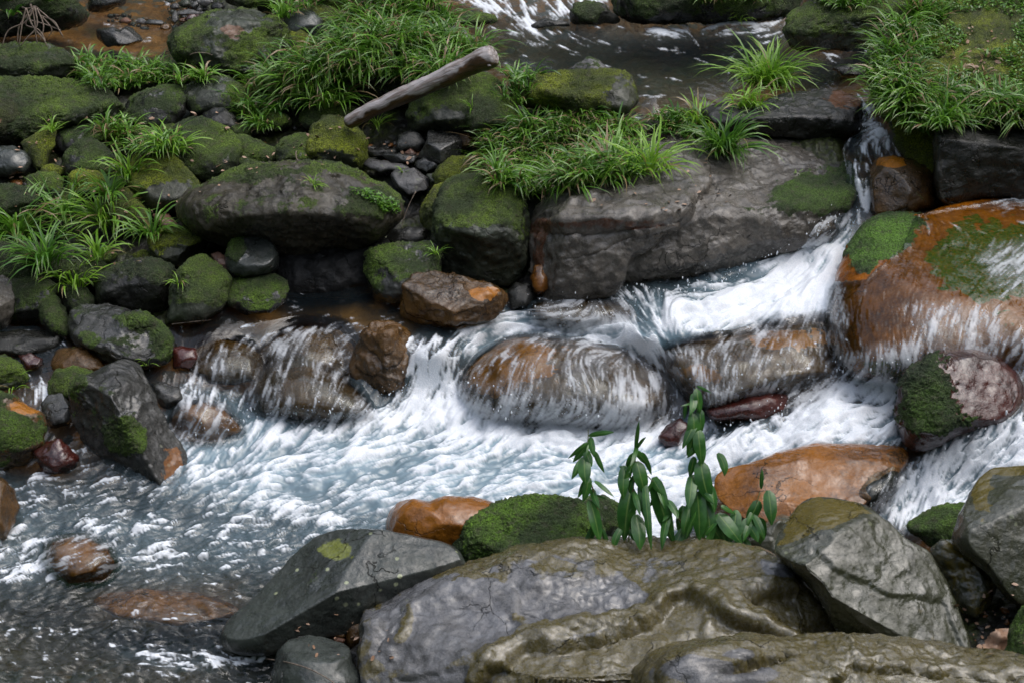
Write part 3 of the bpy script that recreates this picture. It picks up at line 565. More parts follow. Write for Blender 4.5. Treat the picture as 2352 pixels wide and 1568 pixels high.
R('boulder', 'tall round mossy boulder with dark wet front, middle of the bank', 'grey', '998,562 996,520 1007,470 1020,430 1050,411 1090,405 1140,414 1180,438 1202,470 1212,520 1212,582 1194,636 1160,656 1080,656 1030,645 1003,613', .3, D=1.0, fac=.35, planes=[(-.1, -.35, .9, .66), (.1, -.95, -.1, .7)], pt=[('moss', 1080, 460, 90, 60, .7), ('moss', 1110, 590, 100, 70, -1.5)], cat='boulder', group=GL)
R('rock', 'ledge rock with green edge under the tall round mossy boulder, left side', 'wet', '841,622 846,580 880,567 940,561 1004,556 1015,590 1010,640 985,685 920,697 860,688 843,662', .15, D=.9, fac=.6, planes=[(0, -.2, 1, .6)], pt=[('moss', 870, 590, 40, 30, .5)], group=GL)
R('boulder', 'glossy orange-streaked rock at the head of the rapid, below the tall round boulder', 'rust', '920,704 926,655 950,629 1000,624 1070,639 1130,654 1168,675 1163,703 1132,734 1050,748 970,746 928,730', -.9, D=.85, fac=.8, n=1.3, strat=.8, planes=[(.05, -.3, .95, .5)], pt=[('mark', 1110, 672, 60, 26, .9), ('mark', 960, 640, 40, 14, .6)], cat='boulder', group=GL)
R('rock', 'small dark wet rock between orange-streaked rock and the great boulder', 'dark', '1165,668 1185,650 1215,650 1232,680 1215,712 1170,712', -1, group=GL)
# great boulders of the island
R('boulder', 'great grey boulder right of the grassy island, pale top and dark streamside face', 'slab', '1262,640 1290,500 1400,400 1480,300 1560,284 1650,290 1780,298 1860,318 1925,348 1958,394 1970,440 1957,488 1905,508 1855,566 1805,616 1702,654 1560,682 1400,698 1280,700 1250,665', -.35, D=.62, t=.95, fac=.1, n=.8, full=2.8, planes=[(.05, -.97, .12, .52), (.05, -.04, 1, .5)],
  pt=[('moss', 1850, 455, 80, 44, 1.6), ('moss', 1940, 425, 50, 60, 1.5), ('moss', 1750, 480, 50, 14, .5)], cat='boulder', group='great boulders of the grassy island')
R('boulder', 'great block boulder with rusty ledge carrying the grassy island', 'slab', '1221,560 1226,490 1258,448 1320,413 1400,370 1480,335 1560,325 1612,345 1634,390 1628,432 1618,482 1592,512 1520,552 1440,606 1420,672 1310,698 1245,690 1222,640', -.3, D=.8, t=.75, fac=.15, n=.9, full=2.8, planes=[(-.05, -.95, .15, .5), (0, -.02, 1, .5), (-.85, -.4, .2, .72)],
  pt=[('mark', 1400, 518, 260, 20, .75), ('mark', 1238, 580, 28, 90, .8), ('moss', 1290, 440, 60, 26, .6)], cat='boulder', group='great boulders of the grassy island', dz=.06, rg=[('1560,330 1660,330 1660,440 1620,520 1540,560 1590,480 1600,420', 26, -.05, .75)], st=[('1235,515 1330,505 1450,505 1590,480', 8, .03, .3), ('1240,540 1400,538 1560,512', 12, -.03, .3), ('1300,600 1420,560 1540,530', 4, -.012, .3)])
R('rock', 'small orange stone at the waterline, left corner of the great block boulder', 'orange', '1218,640 1228,610 1248,606 1262,630 1258,672 1232,680', -1.2, group=GL, dz=.03)
R('boulder', 'soil mound of the grassy island behind the great boulders', 'dark', '1100,380 1130,310 1200,262 1320,240 1460,262 1580,262 1620,300 1560,370 1440,400 1330,430 1180,450 1110,430', .45, D=.5, t=1.2, fac=.2, n=.8, z=.62, cat='mound')
# upper pool
R('boulder', 'long moss-covered rock at the pool edge behind the grassy island', 'lime', '1173,212 1190,189 1230,179 1290,169 1350,168 1410,163 1446,175 1462,200 1464,240 1440,262 1350,262 1215,248 1180,232', .5, D=.8, fac=.5, planes=[(0, -.2, 1, .6)], pt=[('moss', 1260, 215, 60, 26, .8), ('moss', 1430, 220, 40, 40, -.9)], cat='boulder', group=GT)
R('rock', 'grey stone peak behind the long moss-covered rock, at the pool edge', 'pale', '1303,168 1325,145 1350,133 1376,138 1400,157 1408,176 1350,182', 0, fac=.6, group=GT)
R('boulder', 'rounded pale grey boulder right of the grass mound, in the upper pool', 'smooth', '1018,62 1040,56 1072,70 1086,92 1062,108 1023,104', -.2, fac=.3, group=GT, cat='boulder')
R('boulder', 'grassy mound rock, upper hump of the large sedge bank', 'dark', '780,60 830,10 900,-20 980,-10 1030,30 1042,80 1020,130 900,130 800,120', .55, D=.7, t=.8, fac=.2, cat='mound', group=GT)
R('boulder', 'grassy mound rock with black hollow front, lower hump of the large sedge bank', 'dark', '640,170 700,125 800,95 900,85 1020,90 1090,120 1110,170 1040,205 960,244 880,252 830,232 740,214 660,210', .35, D=.65, t=.8, fac=.2, planes=[(0, -1, .1, .7)], cat='mound', group=GT)
R('rock', 'small dark rock with a green crown in the riffle, top centre', 'grey', '1048,46 1070,30 1100,27 1130,38 1140,53 1100,60 1054,58', .3, group=GT)
R('rock', 'dark rock with a bright moss cap, beside the long mossy boulder at the top', 'dark', '1306,42 1318,12 1350,5 1388,12 1422,40 1424,54 1370,58 1313,55', .1, D=.9, pt=[('moss', 1350, 26, 30, 30, 1.4)], group=GT)
R('rock', 'low black glistening rock in the riffle left of the moss-capped rock', 'dark', '1220,57 1250,42 1290,48 1312,59 1225,65', -.8, n=1.5, group=GT)
R('boulder', 'long mossy boulder wall across the top of the upper pool', 'dark', '1410,-60 1412,20 1430,46 1500,53 1600,51 1720,50 1805,42 1832,10 1836,-60', .55, D=.8, fac=.2, cat='boulder', group=GT)
R('boulder', 'large undercut boulder with grassy top at the far right of the upper pool', 'grey', '1808,66 1812,36 1858,10 1900,-30 2060,-50 2100,0 2080,50 2020,76 1995,112 1900,116 1820,112 1808,84', .3, D=.85, fac=.3, planes=[(0, -.15, 1, .6), (0, -1, 0, .7)], pt=[('moss', 1900, 100, 120, 16, -.9)], cat='boulder', group=GT)
R('rock', 'small dark wet rock in the pool near the right bank grass', 'dark', '1912,158 1950,145 1976,157 1998,176 1930,178', -1, group=GT)
R('boulder', 'dark undercut ledge rock where the upper pool spills over, sedge tuft on it', 'dark', '1596,262 1650,236 1740,236 1820,214 1900,204 1952,214 1987,250 1993,290 1985,312 1900,318 1780,312 1700,308 1618,296', -.5, D=.6, t=.9, fac=.2, full=2.8, planes=[(0, -.97, -.2, .6), (0, -.05, 1, .5)], pt=[('mark', 1935, 225, 40, 20, 1.3), ('mark', 1960, 240, 24, 22, .7)], cat='boulder', group=GT)
R('boulder', 'huge right bank boulder with mossy, grassy, leaf-littered top', 'lime', '2002,200 2022,130 2062,40 2110,-70 2520,-70 2520,400 2200,420 2110,380 2066,350 2060,300 2022,245', .5, D=.6, t=1.3, fac=.1, n=.8, full=2.6, planes=[(-.08, -.2, .97, .45), (-.5, -.85, 0, .7)], pt=[('moss', 2250, 150, 200, 120, .3), ('moss', 2180, 100, 40, 26, -.8)], cat='boulder', group='right bank boulders', z=.95)
R('boulder', 'dark sheer-faced boulder under the right bank grass, above the orange slab', 'dark', '2148,300 2175,262 2210,246 2262,242 2360,258 2520,270 2520,470 2300,450 2240,455 2152,480 2146,400', -.15, D=.8, t=.5, fac=.2, full=3, n=.7, planes=[(-.1, -1, .05, .5), (0, -.1, 1, .6)], cat='boulder', group='right bank boulders', z=.8)
R('boulder', 'round brown-topped boulder between the little chute and the sheer dark boulder', 'rust', '1985,432 1993,395 2014,365 2050,358 2100,366 2136,388 2150,420 2148,475 2100,496 2040,500 1998,488', -.5, D=1.0, fac=.3, n=.6, pt=[('mark', 2045, 372, 40, 18, 1.3), ('moss', 2080, 455, 60, 40, .5)], cat='boulder', group='right bank boulders')
R('boulder', 'huge amber and green slab with water gliding over it, moss on its left shoulder', 'algae', '1910,705 1918,630 1948,568 1984,518 2018,493 2060,488 2110,492 2180,470 2280,448 2520,440 2520,860 2400,860 2300,862 2200,875 2060,878 1960,862 1918,790', -.9, D=.75, t=1.05, fac=.0, n=.3, full=2.15, planes=[(-.02, -.1, 1, .75)], z=.33,
  pt=[('moss', 2035, 530, 75, 50, 3.0), ('moss', 1985, 585, 45, 45, 2.4), ('mark', 2230, 585, 110, 90, 1.1), ('mark', 2380, 620, 150, 120, 1.1), ('mark', 2130, 850, 240, 40, .9)], wash='1900,660 1990,650 2080,570 2110,500 2520,430 2520,900 1900,900', cat='boulder', sc=1.6, group='right bank boulders')
R('boulder', 'round boulder, half green moss, half shining plum red, by the right chute', 'red', '2058,935 2064,890 2084,848 2130,818 2180,801 2240,802 2292,818 2337,858 2353,900 2346,942 2325,975 2280,985 2200,1000 2150,1030 2110,1040 2076,1020 2062,975', -1.6, D=1.0, fac=.15, n=.4, planes=[(.25, -.55, .75, .72)], pt=[('moss', 2125, 890, 78, 110, 2.8), ('moss', 2170, 970, 110, 34, 2.2), ('mark', 2250, 815, 80, 16, .6)], cat='boulder', group=GW_, sc=1.3)
R('boulder', 'bright orange slab with mirror-like wet patches, behind the leafy shoots', 'orange', '1640,1085 1720,1060 1780,1040 1870,1018 2000,1016 2080,1024 2094,1045 2062,1096 2000,1150 1960,1180 1880,1200 1800,1205 1700,1190 1645,1140', -2, D=.4, t=1.2, dz=.11, fac=.1, n=.35, full=3, planes=[(0, -.35, 1, .5), (-.1, -.75, .65, .7)], pt=[('mark', 2060, 1050, 40, 30, .9), ('mark', 1830, 1065, 90, 8, .6)], cat='boulder', group=GW_)
R('rock', 'small dark rock dripping with water at the right end of the orange slab', 'dark', '1935,1180 1955,1130 2010,1092 2062,1078 2068,1110 2024,1160 1990,1192', -1, n=1.4, group=GW_, wash=True)
# washed stones of the rapid
R('boulder', 'wide brown boulder with an orange left crest under a veil of water, mid rapid', 'rust', '1058,875 1090,830 1130,796 1170,778 1230,774 1300,784 1370,790 1440,808 1500,835 1560,870 1586,905 1565,955 1480,985 1330,985 1200,975 1110,960 1075,920', -2, cy=950, n=.9, D=.95, t=.75, fac=.25, pt=[('mark', 1180, 825, 90, 60, 1.1), ('mark', 1130, 870, 60, 50, .6)], marks=.62, wash=True, cat='boulder', group=GW_)
R('boulder', 'wide brown boulder under thin running water, right of the centre one', 'rust', '1508,825 1560,790 1620,771 1690,766 1760,748 1830,728 1890,722 1928,750 1935,830 1930,895 1850,925 1700,945 1620,950 1570,910', -2, cy=918, n=.9, D=.95, t=.9, fac=.25, pt=[('mark', 1800, 780, 110, 26, .7), ('mark', 1600, 860, 80, 40, .5)], marks=.62, wash=True, cat='boulder', group=GW_)
R('rock', 'dark red glossy rock at the foot of the right washed boulder', 'red', '1615,950 1660,924 1720,908 1780,898 1820,905 1806,938 1760,968 1700,966 1635,966', -2, D=.7, fac=.2, n=.6, cat='rock', group=GW_)
R('stone', 'small dark pyramid-shaped stone in the foam left of the tall leafy shoot', 'red', '1512,1005 1528,975 1560,960 1592,980 1565,1022 1528,1024', -2, cat='stone', group=GW_)
R('boulder', 'craggy brown rock standing out of the ledge fall, centre left', 'rust', '800,862 813,820 828,770 848,745 880,736 917,743 942,768 956,802 950,850 925,888 882,898 838,890 803,880', -.8, D=.9, fac=.6, n=1.6, strat=1.1, planes=[(-.8, -.5, .3, .4), (.85, -.3, .35, .45), (.1, -.9, .4, .5)], pt=[('moss', 818, 850, 16, 40, 1.3), ('mark', 900, 830, 30, 30, .5)], cat='boulder', group=GW_, sc=1.5)
R('rock', 'amber rock with white streaks in the left rapid, nearest the tall pointed rock', 'orange', '396,958 418,930 470,924 512,937 542,963 556,990 500,1014 430,1014 400,992', -2, cy=990, D=.8, fac=.3, wash=True, group=GW_)
R('rock', 'brown washed rock under the amber shallows outlet, left rapid', 'rust', '426,850 450,800 500,778 560,788 604,818 608,868 540,884 470,880', -2, cy=862, D=.7, t=.7, wash=True, group=GW_)
R('boulder', 'broad orange-brown washed boulder at the base of the left rapid', 'rust', '574,895 620,850 700,838 770,858 822,898 856,935 845,965 780,970 680,962 600,950', -2, cy=942, D=.95, t=.6, fac=.1, n=.5, wash=True, marks=.5, cat='boulder', group=GW_)
R('boulder', 'reddish washed boulder behind the broad orange-brown one', 'rust', '594,805 640,770 700,750 780,758 815,800 800,862 700,884 615,870', -2, cy=860, n=.9, D=.95, t=.8, fac=.25, wash=True, marks=.5, cat='boulder', group=GW_)
R('rock', 'brown rock under a wave in front of the great block boulder', 'rust', '1215,712 1250,690 1330,680 1400,690 1450,712 1440,740 1330,750 1240,742', -2, D=.6, t=.8, wash=True, group=GW_)
R('rock', 'orange submerged rock with a standing wave, lower left stream', 'orange', '105,1275 115,1246 150,1234 200,1234 250,1258 264,1305 240,1336 200,1336 160,1338 118,1305', -2, D=.7, t=.8, wash=True, group=GW_, dz=.01)
R('rock', 'long ochre rock just below the surface, lower left stream', 'orange', '205,1385 240,1362 330,1350 450,1360 540,1388 570,1425 430,1440 280,1420', -2, D=.4, t=1.3, n=.5, group=GW_, dz=-.05)
R('rock', 'small brown rock behind the white cascade at the foot of the great boulder', 'rust', '1830,530 1850,500 1885,488 1915,500 1920,540 1880,560 1840,560', -2, wash=True, group=GW_, dz=.03)
# near bank
R('boulder', 'orange-brown rock at the stream edge behind the pale speckled slope rock', 'orange', '882,1204 895,1174 920,1150 955,1144 985,1150 1020,1139 1080,1138 1130,1150 1156,1168 1150,1230 1060,1290 960,1280 893,1230', -.9, D=.8, fac=.3, n=.5, marks=.35, cat='boulder', group=GF)
R('boulder', 'thickly moss-covered green boulder in front of the white water', 'greenrock', '1042,1306 1045,1260 1064,1200 1100,1178 1150,1158 1210,1144 1280,1143 1332,1150 1364,1180 1385,1235 1340,1300 1200,1330 1060,1330', 1.1, D=.9, fac=.4, n=.7, cat='boulder', group=GF, sc=1.5)
R('rock', 'small mossy rock with a dark hole, behind the leftmost leafy shoot', 'greenrock', '1326,1170 1350,1144 1388,1142 1420,1160 1436,1200 1410,1250 1340,1250', .5, group=GF)
R('boulder', 'large blue-grey sloping rock with yellow lichen spots and a shadowed underside', 'smooth', '497,1468 520,1420 600,1350 680,1268 730,1229 790,1214 870,1213 960,1228 1045,1248 1075,1300 1060,1350 960,1400 860,1440 760,1460 650,1500 600,1512 528,1502', -.55, D=.65, t=.35, fac=.05, n=.25, full=2.5, planes=[(-.35, -.15, .9, .55), (.35, -.9, .0, .55), (.1, -.35, .9, .68)], pt=[('mark', 770, 1262, 55, 36, .95), ('mark', 700, 1370, 26, 50, .5), ('moss', 720, 1350, 24, 60, .4)], cat='boulder', group=GF, sc=1.2)
R('boulder', 'rounded grey-green stone at the bottom edge with a twig across it', 'smooth', '626,1540 640,1495 665,1470 710,1456 750,1464 802,1485 812,1520 838,1560 840,1660 640,1660 622,1590', -.3, D=.9, fac=.1, n=.5, cat='boulder', group=GF)
R('stone', 'small salmon-coloured angular stone on the gravel under the sloping rock', 'tan', '680,1440 690,1431 712,1430 734,1456 702,1468 684,1466', -1.5, fac=1, cat='stone', group=GF, dz=.05)
R('stone', 'small dark brown stone behind the tan chip, below the sloping rock', 'rust', '750,1442 775,1428 792,1438 794,1466 758,1468', -1.5, cat='stone', group=GF, dz=.03)
R('stone', 'tiny orange-tan chip left of the round brown stone', 'tan', '762,1461 775,1459 792,1466 788,1476 768,1474', -1.5, cat='stone', group=GF, dz=.03)
R('stone', 'round brown stone wedged against the big rippled foreground rock', 'rust', '785,1444 795,1410 815,1393 852,1392 864,1425 845,1485 800,1484', -1.2, fac=.2, n=.7, cat='stone', group=GF)
R('stone', 'small grey stone at the bottom between round stone and rippled rock', 'wet', '800,1494 825,1476 842,1500 830,1530 810,1528', -1.2, cat='stone', group=GF)
R('boulder', 'biggest foreground rock, wide and rippled, sky sheen painted pale into its hollows', 'ripple', '818,1500 828,1440 848,1405 872,1368 920,1330 1000,1308 1100,1280 1200,1250 1300,1237 1450,1232 1600,1234 1700,1244 1800,1270 1872,1315 1925,1362 1952,1420 1965,1490 1900,1620 1700,1680 1200,1700 900,1680 830,1600', -.75, D=.38, t=1.0, fac=.55, n=.62, full=2.6, relief=0, strat=.1, planes=[(-.1, .06, 1, .5), (.05, -.95, .2, .7)], marks=1.45,
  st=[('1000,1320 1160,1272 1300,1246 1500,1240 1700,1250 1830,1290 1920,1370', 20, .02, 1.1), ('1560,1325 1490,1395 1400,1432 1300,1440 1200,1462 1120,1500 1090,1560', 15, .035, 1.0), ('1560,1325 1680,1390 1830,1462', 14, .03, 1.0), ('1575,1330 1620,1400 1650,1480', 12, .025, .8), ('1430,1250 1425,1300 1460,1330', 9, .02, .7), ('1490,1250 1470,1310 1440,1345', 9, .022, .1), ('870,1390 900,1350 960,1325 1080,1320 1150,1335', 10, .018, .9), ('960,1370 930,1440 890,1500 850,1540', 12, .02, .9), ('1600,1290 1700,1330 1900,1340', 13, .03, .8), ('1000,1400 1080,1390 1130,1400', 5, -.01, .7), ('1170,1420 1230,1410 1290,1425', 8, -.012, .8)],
  rg=[('850,1400 970,1325 1150,1322 1205,1440 1130,1482 960,1550 850,1530', 24, -.018, -1.6), ('1170,1335 1300,1335 1440,1325 1505,1362 1440,1412 1250,1440 1185,1420', 18, -.022, -1.6), ('1740,1285 1860,1296 1890,1335 1760,1328', 10, -.01, -1.3), ('900,1560 1080,1520 1090,1620 900,1640', 14, -.01, -1.4), ('1110,1530 1200,1475 1400,1445 1490,1405 1560,1345 1680,1400 1840,1475 1800,1600 1100,1640', 14, -.06, 1.3), ('1200,1300 1260,1280 1340,1290 1330,1320 1260,1328', 12, -.03, 1.0), ('1350,1290 1420,1280 1440,1320 1370,1325', 12, -.03, 1.0), ('1700,1352 1820,1345 1930,1370 1960,1480 1850,1470 1740,1400', 20, -.06, 1.1), ('870,1400 940,1370 920,1440 870,1500', 16, -.02, -.5)],  # negative marks leave the hollows in the pale painted-sheen colour
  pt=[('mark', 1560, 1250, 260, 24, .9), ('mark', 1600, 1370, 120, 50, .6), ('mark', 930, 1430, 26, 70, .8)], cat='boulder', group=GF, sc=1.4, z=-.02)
R('boulder', 'foreground rock with an ochre crown and a tilted grey face, right of the rippled rock', 'olive', '1776,1262 1798,1210 1828,1163 1852,1142 1900,1140 1980,1154 2042,1194 2084,1240 2130,1262 2172,1330 2204,1400 2234,1480 2240,1560 2060,1560 1940,1500 1890,1400 1828,1320 1782,1290', -.45, marks=.65, D=.75, t=.35, fac=.05, n=.28, full=2.8, planes=[(.3, -.5, .82, .42), (-.3, -.9, -.1, .66), (-.25, .1, .95, .66)],
  rg=[('1785,1262 1800,1200 1830,1160 1870,1135 1980,1145 2030,1180 1990,1178 1890,1232', 10, 0, 1.5), ('1775,1290 1880,1262 1950,1315 2050,1358 2170,1372 2260,1580 1800,1600', 14, -.012, .6)], st=[('1790,1268 1890,1240 1990,1180 2050,1215', 7, .006, -.6)],
  pt=[], cat='boulder', group=GF, sc=1.3)
R('rock', 'small knobbly olive rock at the left foot of the ochre-crowned rock', 'olive', '1710,1246 1750,1205 1800,1178 1835,1190 1820,1262 1785,1290 1735,1280', -.5, n=1.4, marks=.4, group=GF)
R('boulder', 'tall grey-faced rock with an ochre rim cut by the right edge', 'olive', '2186,1235 2208,1170 2240,1110 2280,1074 2360,1070 2520,1080 2520,1400 2380,1420 2310,1370 2262,1310 2200,1262', -.3, marks=.5, D=.9, t=.4, fac=.05, n=.4, planes=[(.1, -.75, .6, .5), (-.3, 0, 1, .7)], pt=[('mark', 2250, 1110, 26, 70, 1.1), ('mark', 2330, 1078, 80, 16, 1)], cat='boulder', group=GF, sc=1.2)
R('boulder', 'green algae-tinted rock lying between the ochre-crowned and the tall grey-faced rock', 'greenrock', '2085,1208 2120,1180 2160,1164 2220,1158 2250,1200 2230,1270 2140,1255', .9, D=.8, fac=.2, n=.6, cat='boulder', group=GF)
R('rock', 'bumpy yellow-orange encrusted rock right of the ochre-crowned rock', 'olive', '2136,1262 2160,1234 2200,1238 2252,1278 2290,1322 2282,1365 2245,1420 2205,1400 2166,1330', -.1, n=1.8, marks=1.5, fac=.7, group=GF, sc=1.3)
R('boulder', 'low long rock across the bottom right corner, nearest of all', 'ripple', '1436,1590 1448,1530 1482,1494 1560,1479 1700,1464 1850,1458 2000,1463 2150,1474 2300,1498 2450,1530 2560,1600 2560,1760 1440,1760', -.5, D=.55, t=.5, fac=.3, n=.7, relief=.1, marks=1.1, st=[('1450,1560 1490,1505 1700,1475 2000,1472 2300,1510', 14, .01, .8)], rg=[('1640,1545 1700,1505 1790,1490 1870,1500 1780,1530 1700,1560', 10, -.06, .9), ('1900,1560 1960,1520 2350,1540 2350,1640 1900,1640', 18, -.03, .6), ('1480,1530 1620,1500 1700,1530 1640,1600 1480,1600', 14, 0, -1.2), ('1830,1480 2000,1478 2010,1510 1850,1515', 8, 0, -1.0)], cat='boulder', group=GF, sc=1.3)
R('rock', 'leafy green mossed stone at the right edge by the dead leaf', 'greenrock', '2316,1510 2330,1440 2356,1398 2480,1390 2480,1560 2340,1530', 1.0, group=GF)

FLAB = '''small mossy stone under the drooping sedges, left of the bright moss-capped boulder\'s crest
tiny mossy stone just above the grey-green boulder with sparse grass
small mossy stone between the crumbly dark rock and the low brown-green rock
small mossy stone at the foot of the middle sedges, above the low brown-green rock
small stone tucked under the dark-faced rock, beside the grey-green rock
small mossy stone between the dark-faced rock and the bright moss-capped boulder
small stone in front of the steep mossy rock with the brown crest
shaded little stone above the mossy overhanging boulder
little mossy stone left of the moss-domed rock\'s dark foot
small mossy stone between the bright moss-capped boulder and the huge rounded boulder
low stone at the left foot of the mossy boulder propping the log
mossy stone lodged beside the short sedge tuft near the humped boulder
small mossy stone between the frosted-looking rock and the dark-faced rock
mossy stone wedged right of the black underside of the moss-capped boulder
shaded stone below the large left-edge sedge tuft
dark stone above the dark mossy stone by the big wet grey rock
small bright mossy stone right of the boulder at the log foot
grey little stone under the purplish grey rock at the left edge
mossy stone directly over the crest of the huge rounded boulder, left part
bright mossy stone under the overhang of the grey-green boulder
small stone between the round grey rock and the boulder with sparse grass
dark mossy stone among the left sedge clumps, above the steep mossy rock
small mossy stone left of the grassy mounds, near the log\'s lower half
dark small stone under the sedges right of the round grey rock'''.split('\n')
rs_f = np.random.RandomState(77)
FILL = [(265, 310), (385, 300), (590, 300), (640, 280), (120, 395), (275, 420), (300, 500), (240, 590), (330, 590), (470, 510), (660, 395), (585, 250), (200, 360), (490, 425), (60, 590), (95, 640), (820, 410), (30, 720), (600, 395), (380, 430), (455, 330), (150, 460), (700, 230), (560, 300)]
for i, (x, y) in enumerate(FILL):
    r1 = rs_f.uniform(16, 30); r2 = r1*rs_f.uniform(.55, .8); a = np.linspace(0, 2*math.pi, 11)[:-1] + rs_f.rand(); k = 1 + rs_f.normal(size=10)*.09
    R('rock', FLAB[i], ['lime', 'grey', 'dark', 'grey'][i % 4], np.stack([x + r1*np.cos(a)*k, y + r2*np.sin(a)*k], 1), rs_f.uniform(.2, .8), fac=.5, group='small filler stones of the left bank')
# ---------------------------------------------------------------- ground, stream bed, valley
WATER_POLY = ['-400,-200 420,-200 420,0 390,60 395,110 340,135 230,118 120,110 0,105 -400,110',
 '1010,-200 1420,-200 1850,-200 1850,30 2090,90 2075,330 2130,400 2120,480 2040,520 1900,470 1960,420 1940,330 1990,310 1990,240 1760,240 1640,250 1440,270 1200,250 1130,190 1090,110 1010,60',
 '2600,420 2180,440 1980,480 1900,490 1800,560 1700,620 1250,690 1150,700 920,700 830,640 650,640 640,690 400,740 390,820 330,870 200,830 110,760 -400,745 -400,1800 860,1800 830,1500 720,1490 520,1510 500,1460 740,1225 1000,1245 1400,1240 1760,1260 1900,1280 2200,1320 2600,1320']
WM = np.zeros((GH, GW))
for s_ in WATER_POLY: WM = np.maximum(WM, inpoly(pts(s_), PX, PY).astype(float))
WMB = gblur(WM, 7)
DEEP = np.clip(sum(pmask(s_, 30)*v for s_, v in [('1080,60 1850,60 1990,200 1900,215 1500,260 1200,240 1120,150', 1.0), ('430,960 1600,950 1600,1200 700,1300 300,1250', .9), ('1200,680 1900,480 1950,700 1500,760', .8), ('-400,1090 900,1150 640,1750 -400,1750', .97), ('1640,240 1960,180 1990,240 1700,250', .5)]), 0, 1)
HITM = gblur((WASHD < 1e8).astype(float), 5)
bedz = LEVEL - .035 - .105*WMB - .2*HITM - .1*DEEP
_V = unproj(PX, PY, depth_at(PX, PY, bedz)).reshape(-1, 3)
q = np.stack([_V[:, 0], _V[:, 1]*1.0, _V[:, 2]], 1)
bump_ = (fbm(q*4, 3)*.05 + np.abs(perlin(q*13))*.035 + np.abs(perlin(q*31 + 9))*.014).reshape(GH, GW)
dbed = depth_at(PX, PY, bedz) + 0
_V = unproj(PX, PY, dbed); _V[..., 2] += bump_*(1 - .3*WMB)
st = 2; B = _V[::st, ::st]; bh, bw = B.shape[:2]
ii = np.arange(bh-1)[:, None]*bw + np.arange(bw-1)[None]; F = np.stack([ii, ii+bw, ii+bw+1, ii+1], -1).reshape(-1, 4)
o = mesh_obj('stream_bed', B.reshape(-1, 3), F, M_BED, attrs={'wet': sstep(.2, .6, WMB[::st, ::st]), 'deep': DEEP[::st, ::st], 'amber': np.clip(pmask('400,690 640,680 960,690 960,780 760,790 560,800 400,790', 14) + pmask('100,60 420,60 400,140 100,120', 14)*.35 + .15*pmask('200,1350 540,1350 560,1440 220,1430', 20) + .4*pmask('60,800 260,820 330,900 100,900', 14) + .5*pmask('1640,240 1960,180 1990,240 1700,250', 20), 0, 1)[::st, ::st]}); tag(o, kind='structure')
# the valley round about: one sheet, unseen wooded slopes shaped to block low sky
n_ = 220; xs = np.sign(np.linspace(-1, 1, n_))*np.abs(np.linspace(-1, 1, n_))**1.7*60; ys = np.linspace(-30, 70, n_)
X, Y = np.meshgrid(xs, ys); sx = np.maximum(0, np.abs(X) - 6.5 - .15*np.maximum(0, Y-8)); sy_ = np.maximum(0, Y - 17); sb = np.maximum(0, 1.5 - Y)
Z = -.55 + .075*np.clip(Y-4, 0, 13) + np.minimum(sx*1.0, 20) + np.minimum(sy_*1.0, 22) + np.minimum(sb*.3, .6) + np.clip((-1.2-Y)*1.3, 0, 13)  # last term: bank added behind the camera to darken front faces
Q = np.stack([X.ravel(), Y.ravel(), Z.ravel()], 1)
Z = Z + (fbm(Q*.25, 4).reshape(X.shape)*4.5)*sstep(.5, 6, sx + sy_ + sb*.3)
Q = np.stack([X.ravel(), Y.ravel(), Z.ravel()], 1); ii = np.arange(n_-1)[:, None]*n_ + np.arange(n_-1)[None]
o = mesh_obj('sky_blocking_hillside', Q, np.stack([ii, ii+1, ii+n_+1, ii+n_], -1).reshape(-1, 4), M_HILL); tag(o, kind='structure')

# ---------------------------------------------------------------- running water
FL = pts('''1500,120,1,.1 1200,20,.6,.8 1150,80,.9,.3 1700,70,-1,.15 1900,150,.8,.5 1600,220,1,.2 1985,250,.25,1 1990,290,.05,1 1990,340,-.4,.7 1975,450,0,1 1930,540,-.6,.8 1850,600,-.8,.6 1750,650,-1,.35
1600,710,-1,.25 1400,740,-1,.15 1200,740,-1,.1 1080,780,-.7,.6 1000,850,-.12,1 980,920,-.4,.7 1200,850,-.45,1 1130,830,-.7,.8 1350,850,-.1,1 1500,900,.1,1 1150,920,-.4,1 1460,790,.3,1 1400,780,-.9,.4
1700,800,-.4,.7 1850,800,-.2,.9 1650,880,-.1,1 1300,1000,-1,.12 1000,1050,-1,.22 700,1050,-1,.22 500,1150,-1,.4 900,1180,-1,.4 300,1200,-1,.28 100,1280,-.9,.5 300,1400,-1,.2 100,1500,-1,.1 500,1480,-1,-.15
700,1200,-1,.35 700,800,-.4,.8 700,900,-.15,1 520,830,-.3,1 500,950,-.4,1 600,720,-1,.15 850,720,-1,.1 2100,800,-.05,1 2250,780,-.25,1 2330,760,-.5,.9 2050,830,0,1 1950,650,-.4,1 2150,600,-.3,.6 2300,600,-.5,.4 2250,460,1,-.2
1925,780,-.1,1 2000,910,-.9,.4 1800,980,-1,.6 1680,1050,-.8,.5 1550,1100,-1,.2 1400,1120,-1,.2 1100,1120,-1,.3 2300,1000,-.6,.8 2150,1080,-.4,.9 2060,1160,-.3,1 2250,1120,-.7,.6 60,790,1,.3 130,840,.5,1 60,900,.1,1 150,1100,-1,.3 30,1130,-1,.25 250,1150,-1,.3'''.replace('\n', ' '))
fl = field(FL[:, :2], FL[:, 2:], 30, 3); fl /= np.linalg.norm(fl, axis=-1)[..., None] + 1e-6
rs = np.random.RandomState(3)
